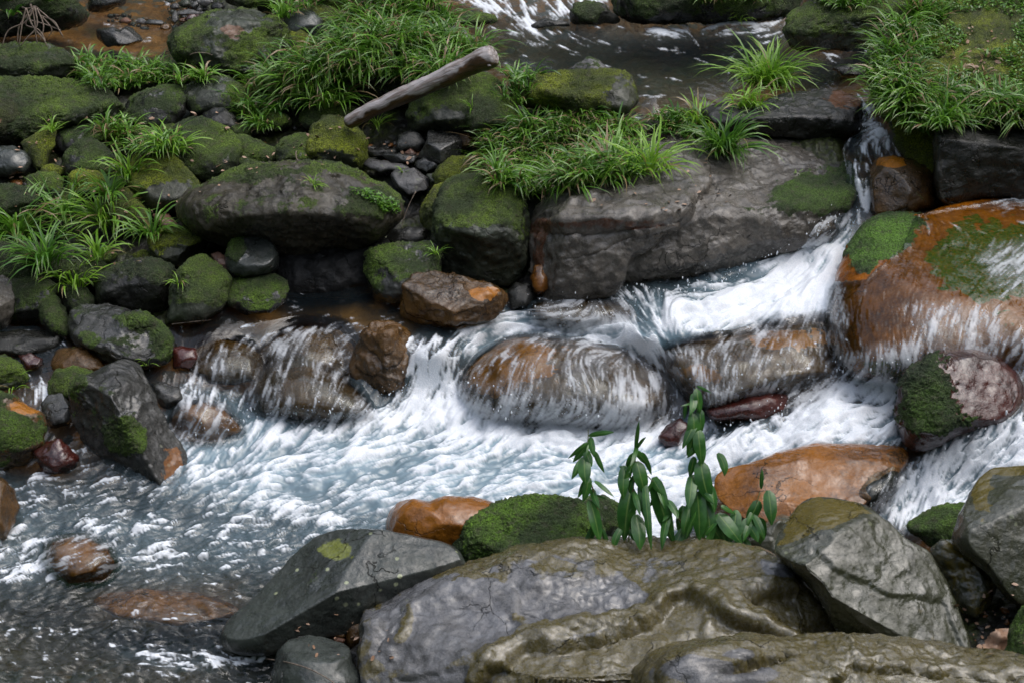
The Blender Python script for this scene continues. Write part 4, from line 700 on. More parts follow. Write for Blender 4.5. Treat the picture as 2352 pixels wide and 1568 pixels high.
def streak(noise, L, step=1.0):
    acc = noise.copy(); wsum = np.ones_like(noise); yy0, xx0 = np.mgrid[0:GH, 0:GW].astype(np.float32)
    for sgn in (1, -1):
        y = yy0.copy(); x = xx0.copy()
        for k in range(L):
            iy = np.clip(np.round(y).astype(int), 0, GH-1); ix = np.clip(np.round(x).astype(int), 0, GW-1)
            v = fl[iy, ix]; x += sgn*step*v[..., 0]; y += sgn*step*v[..., 1]
            iy = np.clip(np.round(y).astype(int), 0, GH-1); ix = np.clip(np.round(x).astype(int), 0, GW-1)
            wt = .5 + .5*math.cos(math.pi*(k+1)/(L+1)); acc += noise[iy, ix]*wt; wsum += wt
    return acc/wsum
def norm(A):
    A = A - gblur(A, 25); return A/(np.sqrt(gblur(A*A, 40)) + 1e-9)
wn = lambda sx_, sy__: norm(gblur(rs.normal(size=(GH, GW)), sx_, sy__))
s1 = norm(streak(wn(.6, .5), 6)); s2 = norm(streak(wn(1.4, 1.0), 10)); s3 = norm(streak(wn(3.2, 1.8), 15, 1.3)); s4 = norm(streak(wn(11, 6), 20, 1.6)); s0 = norm(streak(wn(.55, .5), 6)); s5 = norm(streak(wn(1.1, .9), 9)); dots = wn(.8, .6); lump = wn(3.2, 2.4); lump2 = wn(7, 4.5)
# how much white water there is where (0 none, 1 solid)
FO = np.full((GH, GW), .05); MI = np.full((GH, GW), .02); TU = np.full((GH, GW), .16)      # foam, aeration, turbulence
def put(A, poly, v, blur=10, mode='lerp'):
    k = pmask(poly, blur); A[...] = A*(1-k) + v*k
allv = '-400,745 -400,1800 860,1800 860,1250 2600,1300 2600,420 1980,480 1700,620 1150,700 400,740'
put(TU, '380,840 600,760 1250,690 1960,480 2600,700 2600,1300 1400,1260 800,1300 -400,1330 -400,1090', 1.0, 30)
put(TU, '-400,1330 800,1300 860,1800 -400,1800', .5, 30)
put(FO, '1040,-50 1420,-50 1400,36 1230,50 1100,26', .5, 14); put(TU, '1040,-50 1420,-50 1400,60 1100,100', .7, 20)
put(FO, '1480,62 1560,52 1830,44 1812,80 1650,78 1500,88', .55, 9); put(FO, '1100,50 1340,58 1500,80 1420,96 1180,92', .27, 14); put(TU, '1480,50 1830,40 1812,88 1480,95', .7, 10)
put(FO, '1970,238 2008,240 2024,312 1968,310', .62, 6); put(FO, '1925,312 2065,315 2065,372 1960,350', .5, 9); put(FO, '1966,372 2000,372 1990,400 1960,398', .35, 6); put(FO, '1964,412 1998,412 2000,490 1968,490', .62, 4); put(TU, '1925,300 2070,300 2070,500 1950,500', .6, 10)
put(FO, '640,690 980,690 1240,700 1240,740 950,760 780,752 400,790 400,735', .05, 12); put(TU, '400,650 900,650 920,740 780,745 560,780 400,790', .08, 16); put(FO, '560,762 930,745 930,768 560,795', .25, 8)
put(FO, '1230,690 1420,672 1560,650 1800,590 1800,640 1560,700 1440,740 1240,722', .42, 12)
put(FO, '1820,520 1900,492 1996,486 1975,560 1930,680 1905,722 1600,764 1500,760 1500,700 1640,668 1740,640 1790,600', .93, 12); put(FO, '1840,500 1930,490 1925,560 1850,600', .62, 10)
put(FO, '1050,740 1240,722 1440,728 1520,800 1500,860 1560,900 1450,880 1380,795 1260,772 1130,780 1060,830', .6, 12); put(FO, '1300,730 1450,730 1490,760 1515,830 1580,880 1560,920 1490,860 1430,800 1300,765', .8, 10)
put(FO, '1060,880 1130,796 1230,775 1440,808 1580,890 1570,950 1090,960', .27, 8); put(FO, '1105,830 1150,795 1215,800 1215,850 1110,890', .13, 10); put(FO, '1400,830 1520,860 1560,940 1420,950', .56, 14); put(FO, '1100,915 1500,920 1500,975 1100,965', .66, 9)
put(FO, '1520,815 1700,768 1900,725 1925,900 1600,945', .22, 8); put(FO, '1640,895 1900,885 1925,930 1640,950', .55, 8)
put(FO, '936,762 1040,772 1062,900 930,905', .74, 9)
put(FO, '420,990 560,985 760,965 1100,955 1600,985 1560,1080 1420,1130 1250,1180 900,1180 700,1190 400,1150', .52, 50)
put(FO, '860,935 950,900 1065,895 1110,940 1250,950 1540,960 1560,1010 1380,1050 1200,1030 1040,1010 900,1000 780,985', .86, 16); put(FO, '560,985 860,960 900,1000 700,1040 560,1020', .66, 16)
put(MI, '420,960 1600,940 1650,1100 1450,1230 1000,1200 600,1200 380,1120', .85, 70); put(FO, '700,1060 960,1040 1000,1090 760,1130', .25, 22); put(FO, '980,1110 1350,1080 1420,1120 1100,1160', .38, 14)
put(FO, '1130,1160 1330,1120 1460,1070 1600,1060 1640,1120 1520,1260 1350,1240 1180,1190', .82, 14)
put(FO, '1985,868 2070,872 2066,1010 1900,1015 1700,1062 1600,1100 1560,1090 1660,1010 1790,960 1830,905', .86, 12); put(FO, '1560,975 1660,960 1700,1010 1600,1080 1540,1050', .6, 12)
put(FO, '2360,960 2215,968 2150,1030 2066,1095 2000,1185 2090,1215 2210,1170 2360,1070 2600,1100 2600,900', .78, 10); put(FO, '2180,1110 2260,1095 2250,1130 2190,1140', .45, 8)
put(FO, '1925,830 2000,790 2200,800 2400,760 2500,900 2350,865 2080,868 1930,868', .55, 10); put(FO, '1930,860 1900,750 1922,690 1960,700', .3, 8); put(FO, '1950,500 2600,445 2600,720 2200,710 2080,760 1960,760 1930,640', .012, 16); put(FO, '2160,450 2520,420 2520,475 2200,480', .33, 8); put(FO, '2240,580 2370,540 2480,600 2380,700 2260,640', .36, 12); put(FO, '2080,700 2200,700 2300,720 2300,790 2120,790', .42, 14)
put(TU, '1930,480 2600,440 2600,740 2080,760 1930,700', .08, 14); put(FO, '580,780 820,760 830,850 760,880 600,890 560,850', .23, 14); put(FO, '420,860 600,840 600,930 430,985 390,930', .32, 12); put(FO, '580,890 700,860 840,940 600,970', .18, 10); put(FO, '430,800 600,790 600,860 440,855', .2, 10); put(FO, '400,930 540,930 560,1000 400,1005', .33, 8)
put(FO, '-400,1080 420,1110 700,1180 860,1230 700,1300 -400,1330', .27, 40); put(FO, '-400,1230 110,1250 160,1320 60,1350 -400,1340', .5, 20); put(FO, '590,1130 800,1170 800,1220 560,1200', .48, 16); put(FO, '0,1090 420,1100 420,1150 0,1140', .22, 12)
put(FO, '-400,1340 640,1330 640,1420 -400,1430', .08, 20); put(FO, '-400,1430 560,1420 640,1800 -400,1800', .10, 20); put(FO, '250,1480 460,1500 600,1490 600,1520 400,1545 280,1500', .55, 8); put(FO, '450,1230 640,1260 560,1330 300,1330', .2, 20)
put(FO, '0,750 150,765 150,800 0,790', .42, 8); put(FO, '40,860 160,900 100,960 0,930', .3, 10); put(FO, '-400,1020 200,1040 200,1090 -400,1085', .2, 8)
put(MI, '1240,700 1500,690 1960,490 1960,720 1500,830 1060,830 1060,740', .6, 24); put(MI, '1620,1020 2080,900 2080,1010 1640,1110', .5, 16); put(MI, '2600,900 2200,970 2000,1200 2600,1200', .5, 16); put(MI, '-400,1130 860,1170 700,1300 -400,1340', .26, 50)
pat = .50*s2 + .42*s1 + .42*s3 + .26*s4 + .16*dots; pat /= pat.std(); hm = gblur((WASHD < 1e8).astype(float), 4); p2 = .55*s0 + .5*s5 + .25*s2 + .5*s3 + .3*s4 + .2*dots; h2 = np.maximum(hm, .8*pmask('-400,1100 430,1120 860,1200 700,1800 -400,1800', 50)); pat = pat*(1-h2) + p2/p2.std()*h2
thr = np.interp(FO, [0, .05, .12, .25, .4, .55, .7, .85, 1], [3.2, 2.5, 1.55, .85, .35, -.1, -.75, -1.7, -3])
cr_ = .55*pmask('-400,1100 430,1120 860,1200 700,1800 -400,1800', 50)
foam = sstep(-.85 - .8*hm + cr_, 1.3 + 1.0*hm - cr_, pat - thr)*(1 - .36*hm); foam = np.maximum(foam, hm*.07*sstep(.1, .4, FO)*(1+.5*s2))
spk = (dots > 3.0)*sstep(.03, .2, FO); foam = np.clip(np.maximum(foam, gblur(spk.astype(float), .6)*1.5), 0, 1)
milk = np.clip(MI + .25*MI*s4*.6 + .2*FO, 0, .96)*(1 - np.clip(hm*1.15, 0, 1))
# drape the sheet over the washed stones
D0 = depth_at(PX, PY, LEVEL); wd = WASHD.copy(); hit = wd < 1e8
film = np.where(hit, wd - .022, 1e9); Dw = np.minimum(D0, film); 
Dw = gblur(Dw, 2.2); hf = hit.astype(float); ws = gblur(np.where(hit, wd, 0), 1.6)/np.maximum(gblur(hf, 1.6), 1e-3); ws = np.minimum(ws, gblur(np.where(hit, wd, 0), 4)/np.maximum(gblur(hf, 4), 1e-3) + .01) - .014
Dw = gblur(np.minimum(Dw, np.where(hit, ws, 1e9)), .8); Dw = np.where(hit, np.minimum(Dw, ws + .004), Dw)
amp = TU*(.45 + .8*np.clip(FO, 0, 1)); thin = 1 - .72*gblur(hit.astype(float), 4)
hgt = amp*thin*(.004*lump2 + .012*s4 + .0055*s3 + .0026*s2 + .0012*s1) + amp*FO*.003*lump + .0006*s2 + (foam-.4)*.003*amp
hgt = np.where(hit, np.maximum(hgt*.5, 0) + .0009*s1 + .0012*np.maximum(s2, 0) + .001, hgt)
CH = pmask('-400,1100 430,1120 900,1200 640,1800 -400,1800', 30)*(1-hit) + .5*pmask('400,960 1600,950 1500,1220 400,1150', 30)*(1-hit); hgt = hgt + CH*(.0034*s2 + .0022*s1)
P = unproj(PX, PY, Dw); P[..., 2] += np.clip(hgt, -.09, .12)
keep = (WMB > .25) | (hit & (wd < D0 + .4))
keep &= (PY > -190)
kf = keep[:-1, :-1] & keep[1:, :-1] & keep[:-1, 1:] & keep[1:, 1:]
ii = (np.arange(GH)[:, None]*GW + np.arange(GW)[None]); F = np.stack([ii[:-1, :-1], ii[1:, :-1], ii[1:, 1:], ii[:-1, 1:]], -1)[kf]
us, inv = np.unique(F, return_inverse=True); F = inv.reshape(F.shape)
o = mesh_obj('water', P.reshape(-1, 3)[us], F, M_WATER, attrs={'foam': foam.ravel()[us], 'milk': milk.ravel()[us]}); tag(o, kind='structure')
WSURF = P
# flying drops over the cascades
sv, sf = cube_sphere(3); parts = []
for (x0, y0, x1, y1, n_, hh) in [(1560, 690, 1900, 560, 150, .10), (1830, 560, 1960, 500, 110, .12), (1400, 700, 1620, 660, 60, .06), (880, 900, 1100, 900, 90, .08), (1100, 945, 1560, 960, 120, .05), (1600, 1000, 1850, 930, 90, .08), (1920, 870, 2080, 860, 110, .10), (2000, 1180, 2330, 960, 150, .08), (560, 960, 860, 950, 70, .05), (1180, 730, 1450, 680, 80, .06), (1970, 290, 2010, 300, 20, .05), (430, 1000, 560, 985, 30, .04)]:
    for k in range(n_):
        u = rs.rand(); px = x0 + (x1-x0)*u + rs.normal()*22; py = y0 + (y1-y0)*u + rs.normal()*10
        c = P[gidx(px, py)] + [rs.normal()*.02, rs.normal()*.03, abs(rs.normal())*hh*.55 + .004]
        r = .0013 + .0045*rs.rand()**4; parts.append((sv*[r, r, r*(1+rs.rand()*1.6)] + c, sf))
V, F = merge(parts); tw = NT('spray_drops'); m_ = tw.done(tw.bsdf((.85, .88, .92), .15, spec=.6))
tag(mesh_obj('spray', V, F, m_), kind='stuff')
# ---------------------------------------------------------------- sedges and grass
Dfull = np.minimum(DEPTH, Dw)
def surf(px, py, k=0):
    iy, ix = gidx(px, py); return unproj(px, py, DEPTH[iy, ix])
def blades(base, az, L, W, a0, a1, K=7, seed=0):
    """base n,3 ; az heading ; L length ; a0,a1 start/end lean from vertical"""
    n = len(base); s = np.linspace(0, 1, K)[None]; al = a0[:, None] + (a1-a0)[:, None]*s**1.3
    ds = (L/(K-1))[:, None]; rr = np.concatenate([np.zeros((n, 1)), np.cumsum(np.sin(al[:, :-1])*ds, 1)], 1); zz = np.concatenate([np.zeros((n, 1)), np.cumsum(np.cos(al[:, :-1])*ds, 1)], 1)
    azb = az[:, None] + .25*np.sin(az*7)[:, None]*s
    P = np.stack([base[:, 0:1] + rr*np.cos(azb), base[:, 1:2] + rr*np.sin(azb), base[:, 2:3] + zz], -1)
    wd_ = W[:, None]*np.clip(np.minimum(.45 + 2.2*s, 1.0)*(1 - s**3)**.8, .04, 1)/2
    tw_ = np.sin(az*13)*.6; side = np.stack([-np.sin(az), np.cos(az), tw_], -1); side /= np.linalg.norm(side, axis=1)[:, None]
    A = P - side[:, None]*wd_[..., None]; B = P + side[:, None]*wd_[..., None]
    V = np.stack([A, B], 2).reshape(-1, 3); i = (np.arange(n)[:, None]*K + np.arange(K-1)[None])*2
    F = np.stack([i, i+1, i+3, i+2], -1).reshape(-1, 4); al_ = np.repeat(np.broadcast_to(s, (n, K)).ravel(), 2)
    return V, F, al_
def tuft(c, n, L, W, rs, spread=.03, droop=(1.6, 2.9), lean=None, dead=.06, tint=None):
    az = rs.uniform(0, 2*math.pi, n)
    base = c + np.stack([np.cos(az)*spread*rs.rand(n), np.sin(az)*spread*rs.rand(n), np.zeros(n) - .01], 1)
    Ls = L*rs.uniform(.5, 1.1, n); a0 = rs.uniform(.1, 1.0, n); a1 = rs.uniform(droop[0], droop[1], n)
    if lean is not None:
        f = np.cos(az - lean); a1 = a1 + .25*f; az = az - .45*np.sin(az - lean)
    V, F, al = blades(base, az, Ls, W*rs.uniform(.7, 1.25, n), a0, a1)
    t = np.clip((rs.uniform(0, .85, n) if tint is None else np.clip(tint + rs.normal(size=n)*.16, 0, .88)), 0, .88)
    t = np.where(rs.rand(n) < dead, .97, t); return V, F, al, np.repeat(t, 14)
def tufts_object(name, items, material, rs, **tags):
    Vs, Fs, As, Ts, o_ = [], [], [], [], 0
    for it in items:
        V, F, a, t = tuft(rs=rs, **it); Vs.append(V); Fs.append(F+o_); As.append(a); Ts.append(t); o_ += len(V)
    V = np.vstack(Vs); c = V.mean(0); c[2] = V[:, 2].min()
    o = mesh_obj(name, V-c, np.vstack(Fs), material, attrs={'along': np.concatenate(As), 'tint': np.concatenate(Ts)}); o.location = c
    return tag(o, **tags)
def patch(poly, n, L, nb, seed, dead=.11, W=.010, mtl=None, mind=16, lean=-1.57, droop=(1.7, 2.8)):
    rs = np.random.RandomState(seed); Pp = pts(poly); items = []; got = []; tries = 0
    while len(got) < n and tries < 6000:
        tries += 1; x = rs.uniform(Pp[:, 0].min(), Pp[:, 0].max()); y = rs.uniform(Pp[:, 1].min(), Pp[:, 1].max())
        if not inpoly(Pp, np.array([x]), np.array([y]))[0]: continue
        if any((x-a)**2 + (2*(y-b))**2 < mind**2 for a, b in got): continue
        got.append((x, y)); c = surf(x, y)
        items.append(dict(c=c, n=int(nb*rs.uniform(.6, 1.3)), L=L*rs.uniform(.8, 1.5), W=W*1.25, spread=.04, lean=lean + rs.normal()*.5, dead=dead, tint=rs.uniform(.15, .7), droop=droop))
    return tufts_object('grass', items, mtl or M_SEDGE, rs, kind='stuff')
patch('790,50 860,-10 960,-20 1020,30 1035,80 1010,120 860,110 790,100', 46, .24, 46, 1)
patch('650,190 720,130 800,110 900,105 1040,105 1100,130 1090,170 1010,190 900,185 780,180 700,205', 70, .30, 50, 2)
patch('570,200 640,175 760,190 800,215 790,245 700,245 600,240', 40, .24, 40, 3)
patch('160,140 260,145 370,160 480,175 450,190 330,195 250,208 190,175', 44, .15, 36, 4)
patch('560,225 640,250 640,290 585,300 545,260', 12, .16, 24, 5)
patch('230,285 300,300 300,340 350,330 420,345 400,370 300,350 240,310', 16, .17, 26, 6)
patch('1110,335 1180,300 1230,285 1330,275 1450,295 1490,320 1440,360 1370,375 1460,400 1330,420 1230,440 1140,420', 100, .21, 44, 7, dead=.16)
patch('1120,390 1280,390 1460,380 1440,415 1250,450 1150,440', 30, .24, 36, 8, dead=.12)
patch('1500,262 1600,262 1650,300 1600,320 1510,300', 16, .12, 34, 9)
patch('2020,110 2075,55 2100,95 2080,180 2140,228 2290,262 2200,290 2110,300 2040,250 2010,190', 84, .22, 42, 10, dead=.09)
patch('2240,255 2360,255 2420,270 2400,290 2270,285', 22, .24, 36, 11)
patch('2085,30 2130,-20 2150,40 2110,60', 8, .16, 30, 12, droop=(1.0, 2.2))
patch('2190,100 2280,130 2290,210 2230,230 2190,190', 10, .07, 14, 13, dead=.6)
patch('330,0 0,0 0,20 60,40 0,50 -60,20 -60,-40 330,-40', 10, .2, 26, 14)
patch('620,15 720,-5 720,40 640,40', 10, .18, 24, 15); patch('1180,170 1240,175 1200,240 1150,230', 12, .16, 22, 16)
patch('1830,-10 2000,-20 2040,20 1860,14', 12, .16, 22, 17); patch('1560,-10 1780,-10 1760,4 1580,4', 10, .16, 20, 18)
GTU = 'single sedge tufts'
TUFTS = [(1762, 195, 170, .30, 'full arching sedge tuft on the ledge rock in the upper pool', .5), (1700, 245, 44, .17, 'small pale sedge tuft below the full tuft on the pool ledge', .6),
 (1475, 392, 60, .27, 'bright sedge tuft hanging over the pale top of the block boulder', .8), (1665, 350, 110, .27, 'dense dark sedge tuft in the cleft between the two great boulders', .25), (1610, 290, 60, .22, 'upright sedge tuft above the cleft, left of the pale boulder top', .6),
 (50, 545, 130, .30, 'large sedge tuft at the left edge', .45), (235, 515, 110, .26, 'wide sedge tuft in the middle of the left clumps', .5), (150, 500, 70, .24, 'sedge tuft between the large left-edge tuft and the wide one', .4), (350, 540, 36, .20, 'sedge tuft leaning on the moss-domed rock', .4),
 (175, 655, 46, .18, 'low bright sedge tuft above the big wet grey rock', .8), (95, 600, 80, .24, 'drooping sedge tuft on the shaded slope below the left-edge one', .3), (225, 590, 34, .18, 'thin sedge tuft hanging under the wide left tuft', .5), (285, 400, 50, .19, 'sedge tuft left of the bright moss-capped boulder', .5),
 (250, 445, 50, .18, 'spreading sedge tuft on the moss-covered rock', .4), (395, 345, 50, .20, 'sedge tuft drooping over the bright moss-capped boulder', .5), (175, 425, 26, .15, 'half-dry sedge tuft beside the grey-green rock', .3), (720, 425, 18, .09, 'tiny plant on the crown of the huge rounded boulder', .8),
 (865, 290, 18, .14, 'small yellowish plant just under the driftwood log', .85), (410, 650, 16, .10, 'small bright seedling on the tall rounded rock in the shallows', .85), (1000, 580, 16, .10, 'thin tuft in the notch between ledge rock and tall round boulder', .5), (335, 835, 8, .08, 'tiny green sprout beside the tall pointed rock', .8),
 (30, 890, 12, .12, 'little green sprout at the left edge above the rill', .7), (1085, 250, 10, .1, 'wisp of grass at the crest between two mossy boulders', .5), (925, 395, 10, .06, 'tiny green rosette on the stones below the log', .8), (120, 300, 26, .11, 'small yellow-green tuft behind the frosted-looking rock', .8), (590, 285, 26, .13, 'short sedge tuft right of the crumbly dark rock', .5),
 (1105, 150, 40, .17, 'sedge tuft behind the upper end of the driftwood log', .4), (1240, 425, 60, .22, 'hanging sedge tuft at the left corner of the grassy island', .6), (1700, 46, 20, .12, 'small yellow-green tuft on the long mossy boulder wall', .85), (1830, 398, 5, .05, 'tiny sprig on the edge of the great grey boulder', .9)]
for i, (x, y, n_, L, lb, tn) in enumerate(TUFTS):
    rs_ = np.random.RandomState(100+i); c = surf(x, y)
    it = [dict(c=c + [rs_.normal()*.04, rs_.normal()*.03, 0] if k else c, n=max(4, int(n_*1.4)//(3 if n_ > 40 else 1)), L=L*(1.45 if n_ > 30 else 1.3), W=.013 if L > .15 else .006, spread=.05 if n_ > 30 else .012, lean=-1.57, dead=.05, tint=tn) for k in range(3 if n_ > 40 else 1)]
    tufts_object('sedge_tuft', it, M_SEDGE2 if tn > .45 else M_SEDGE, rs_, label=lb, cat='grass tuft', group=GTU)

# leafy ground cover on the bank top (small rosettes)
def creeping(poly, n, seed, r=.012):
    rs = np.random.RandomState(seed); Pp = pts(poly); x = rs.uniform(Pp[:, 0].min(), Pp[:, 0].max(), n*3); y = rs.uniform(Pp[:, 1].min(), Pp[:, 1].max(), n*3)
    k = inpoly(Pp, x, y); x = x[k][:n]; y = y[k][:n]; iy, ix = gidx(x, y); C = unproj(x, y, DEPTH[iy, ix]); C = C[fbm(C*3, 2) > -.12]; n = len(C)
    a = rs.uniform(0, 2*math.pi, n); t1 = np.stack([np.cos(a), np.sin(a), rs.normal(size=n)*.35], 1); t2 = np.stack([-np.sin(a), np.cos(a), rs.normal(size=n)*.35], 1)
    C = C + np.stack([0*a, 0*a, rs.uniform(.004, .03, n)], 1); s_ = (r*rs.uniform(.6, 1.4, n))[:, None]
    V = np.stack([C - t1*s_, C - t2*s_*.6, C + t1*s_, C + t2*s_*.6], 1).reshape(-1, 3); F = np.arange(4*n).reshape(n, 4)
    o = mesh_obj('ground_cover', V, F, M_SEDGE, attrs={'along': np.zeros(4*n), 'tint': np.repeat(rs.uniform(0, .8, n), 4)}, smooth=False)
    return tag(o, kind='stuff')
creeping('2110,60 2130,-40 2430,-40 2430,250 2310,250 2160,200 2120,120', 8500, 5, .010)
creeping('860,470 800,440 850,440 915,470 920,495 880,490', 500, 6, .009)

def litter(poly, n, seed, r=.014):
    rs = np.random.RandomState(seed); Pp = pts(poly); x = rs.uniform(Pp[:, 0].min(), Pp[:, 0].max(), n*2); y = rs.uniform(Pp[:, 1].min(), Pp[:, 1].max(), n*2)
    k = inpoly(Pp, x, y); x = x[k][:n]; y = y[k][:n]; C = unproj(x, y, DEPTH[gidx(x, y)]); n = len(C); a = rs.uniform(0, 6.3, n); b = rs.normal(size=n)*.5; s_ = (r*rs.uniform(.5, 1.6, n))[:, None]
    t1 = np.stack([np.cos(a), np.sin(a), b*.5], 1); t2 = np.stack([-np.sin(a), np.cos(a), rs.normal(size=n)*.5], 1)*.45; C = C + [0, 0, .008]; up = np.array([0, 0, .25])*s_
    V = np.stack([C - t1*s_, C - t2*s_*.8 - t1*s_*.3 + up, C - t2*s_*.7 + t1*s_*.4 + up, C + t1*s_, C + t2*s_*.7 + t1*s_*.4 - up*.3, C + t2*s_*.8 - t1*s_*.3 - up*.3], 1).reshape(-1, 3); F = np.concatenate([np.arange(n)[:, None]*6 + [0, 1, 2, 5], np.arange(n)[:, None]*6 + [5, 2, 3, 4]])
    return tag(mesh_obj('leaf_litter', V, F, M_DEAD, smooth=False), kind='stuff')
litter('0,280 700,240 960,330 960,420 640,380 420,480 300,640 60,620 0,440', 170, 21)
litter('1150,300 1640,300 1700,480 1250,500', 60, 22, .012); litter('2140,60 2330,60 2340,240 2180,230', 90, 23, .014); litter('620,1420 900,1400 900,1520 640,1500', 22, 24, .010); litter('2190,1380 2352,1330 2352,1520 2230,1500', 26, 25, .012)
# ---------------------------------------------------------------- driftwood log
a = unproj(792, 286, DEPTH[gidx(792, 290)] - .02); dl = min(float(DEPTH[gidx(1050, 172)]), float(DEPTH[gidx(1000, 190)]) + .3)
b = unproj(1140, 128, float(depth_at(1050, 180, 1.3)) - .10); a = unproj(794, 284, float(proj(surf(770, 276))[2]) - .10)
n_ = 90; t_ = np.linspace(0, 1, n_); ax = b - a; Lg = np.linalg.norm(ax); ctr = a + ax*t_[:, None]; ctr[:, 2] += .015*np.sin(t_*3.1) + .005*np.sin(t_*9)
rad = .046 + .020*t_; rad = rad + .008*np.exp(-((t_-.93)/.05)**2); rad[0] *= .5; rad[1] *= .85; rad[-1] *= .55; rad[-2] *= .85
V, F = tube(ctr, rad, 28); rdir = V.copy(); rdir[:len(ctr)*28] -= np.repeat(ctr, 28, 0); rdir[len(ctr)*28:] = 0
q = np.stack([(V-a) @ (ax/Lg)*1.6, V[:, 0]*9, V[:, 2]*9], 1); V = V + rdir*(fbm(q, 4)*.20)[:, None]
V[-1] -= ax/Lg*.02
R_ = np.array([ax/Lg]); ey = np.cross([0, 0, 1], ax/Lg); ey /= np.linalg.norm(ey); ez = np.cross(ax/Lg, ey); Mx = np.stack([ax/Lg, ey, ez])
from mathutils import Matrix
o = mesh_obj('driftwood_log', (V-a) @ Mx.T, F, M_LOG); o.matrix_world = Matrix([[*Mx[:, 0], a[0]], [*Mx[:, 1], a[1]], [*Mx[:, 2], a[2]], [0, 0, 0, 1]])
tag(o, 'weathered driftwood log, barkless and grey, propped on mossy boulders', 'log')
kc = ctr[84]; V, F = tube(np.array([kc + [0, -.035, -.01], kc + [.012, -.075, -.03]]), [.02, .012], 9); tag(mesh_obj('knot', (V-a) @ Mx.T, F, M_LOG, parent=o))

# ---------------------------------------------------------------- twigs
def twigs(name, label, lines, rr, dz=0, cat='twigs', group=None, off=.0):
    parts = []; c0 = None
    for ln in lines:
        Q = pts(ln) ; d = [float(np.asarray(DEPTH[gidx(x, y)])) for x, y in Q[:, :2]]; d = np.array(d)
        if off: d = np.full(len(d), min(d)) - off
        P_ = unproj(Q[:, 0], Q[:, 1], d - .02); parts.append(tube(curve(P_, 5*len(Q)), np.linspace(rr, rr*.5, 5*len(Q)), 5))
    V, F = merge(parts); c0 = V.mean(0); o = mesh_obj(name, V-c0, F, M_TWIG); o.location = c0; return tag(o, label, cat, group)
twigs('dead_branches', 'tangle of bare pale branches hanging from the mossy bank into the brown pool', ['50,17 62,20 72,18 80,15 90,20', '80,15 60,50 20,70 5,105', '80,18 85,60 60,90 48,105', '60,20 75,60 100,90 108,108', '80,15 110,40 130,60 145,85', '75,18 62,42 100,55 140,70', '75,20 45,60 40,100', '85,20 100,60 92,95', '80,15 92,35 125,50 140,80', '60,50 62,60 90,70 105,95', '70,10 78,40 82,80 86,100', '92,35 118,65 112,85', '60,20 52,50 44,105'], .007, off=.05, cat='branches')
twigs('twig', 'dead grass stalk arching in front of the humped boulder', ['345,160 390,155 440,125 470,122 488,127'], .005, cat='twig', group='loose twigs')
twigs('twig', 'short bent twig pointing at the humped boulder, next to the arching stalk', ['350,145 380,120 425,110'], .005, cat='twig', group='loose twigs')
twigs('twig', 'reddish twig lying across the grey-green stone at the bottom edge', ['610,1512 660,1520 710,1535 760,1562 790,1590'], .0035, cat='twig', group='loose twigs')
twigs('twig', 'thin dark root hanging beside the huge rounded boulder', ['955,440 940,470 928,500 922,525'], .003, off=.03, cat='twig', group='loose twigs')
twigs('twig', 'pale twig floating at the foot of the tall rounded rock', ['395,745 420,742 455,738 485,735'], .004, cat='twig', group='loose twigs')
twigs('twig', 'curved reddish root on the mossy rock beside the log boulder', ['695,330 680,350 683,370'], .006, cat='twig', group='loose twigs')

# ---------------------------------------------------------------- broad-leaved shoots of the near bank
SD = float(depth_at(1500, 1236, .33)) + .18
def leaf(p0, p1, wpx, d, rs):
    a = unproj(*p0, d + rs.normal()*.012); b = unproj(*p1, d - .03 + rs.normal()*.03); K = 10; s = np.linspace(0, 1, K)
    L = np.linalg.norm(b-a); mid = (a+b)/2 + np.array([rs.normal()*.08*L, -.14*L, .16*L]); C = ((1-s)**2)[:, None]*a + (2*s*(1-s))[:, None]*mid + (s*s)[:, None]*b
    wd_ = wpx*.74*d/FV*.5*np.clip(s+.02, 0, 1)**.55*np.clip(1.02-s, 0, 1)**.85/.40; T = np.gradient(C, axis=0); T /= np.linalg.norm(T, axis=1)[:, None]
    v = C.mean(0) - np.array([0, 0, HC]); v /= np.linalg.norm(v); side = np.cross(T, v); side /= np.linalg.norm(side, axis=1)[:, None]
    tilt = rs.normal()*.35; nrm = np.cross(side, T); side = side*math.cos(tilt) + nrm*math.sin(tilt); rows = []; rib = []
    for u, dn in ((-1, .22), (-.55, .12), (0, 0), (.55, .12), (1, .22)):
        rows.append(C + side*(u*wd_)[:, None] + nrm*(dn*wd_)[:, None]*.8 + (side*(np.sin(s*9+u)*.06*wd_)[:, None] if abs(u) == 1 else 0)); rib.append(np.full(K, 1.0 if u == 0 else 0))
    V = np.stack(rows, 1).reshape(-1, 3); rb = np.stack(rib, 1).ravel(); i = (np.arange(K-1)[:, None]*5 + np.arange(4)[None])
    return V, np.stack([i, i+1, i+6, i+5], -1).reshape(-1, 4), rb
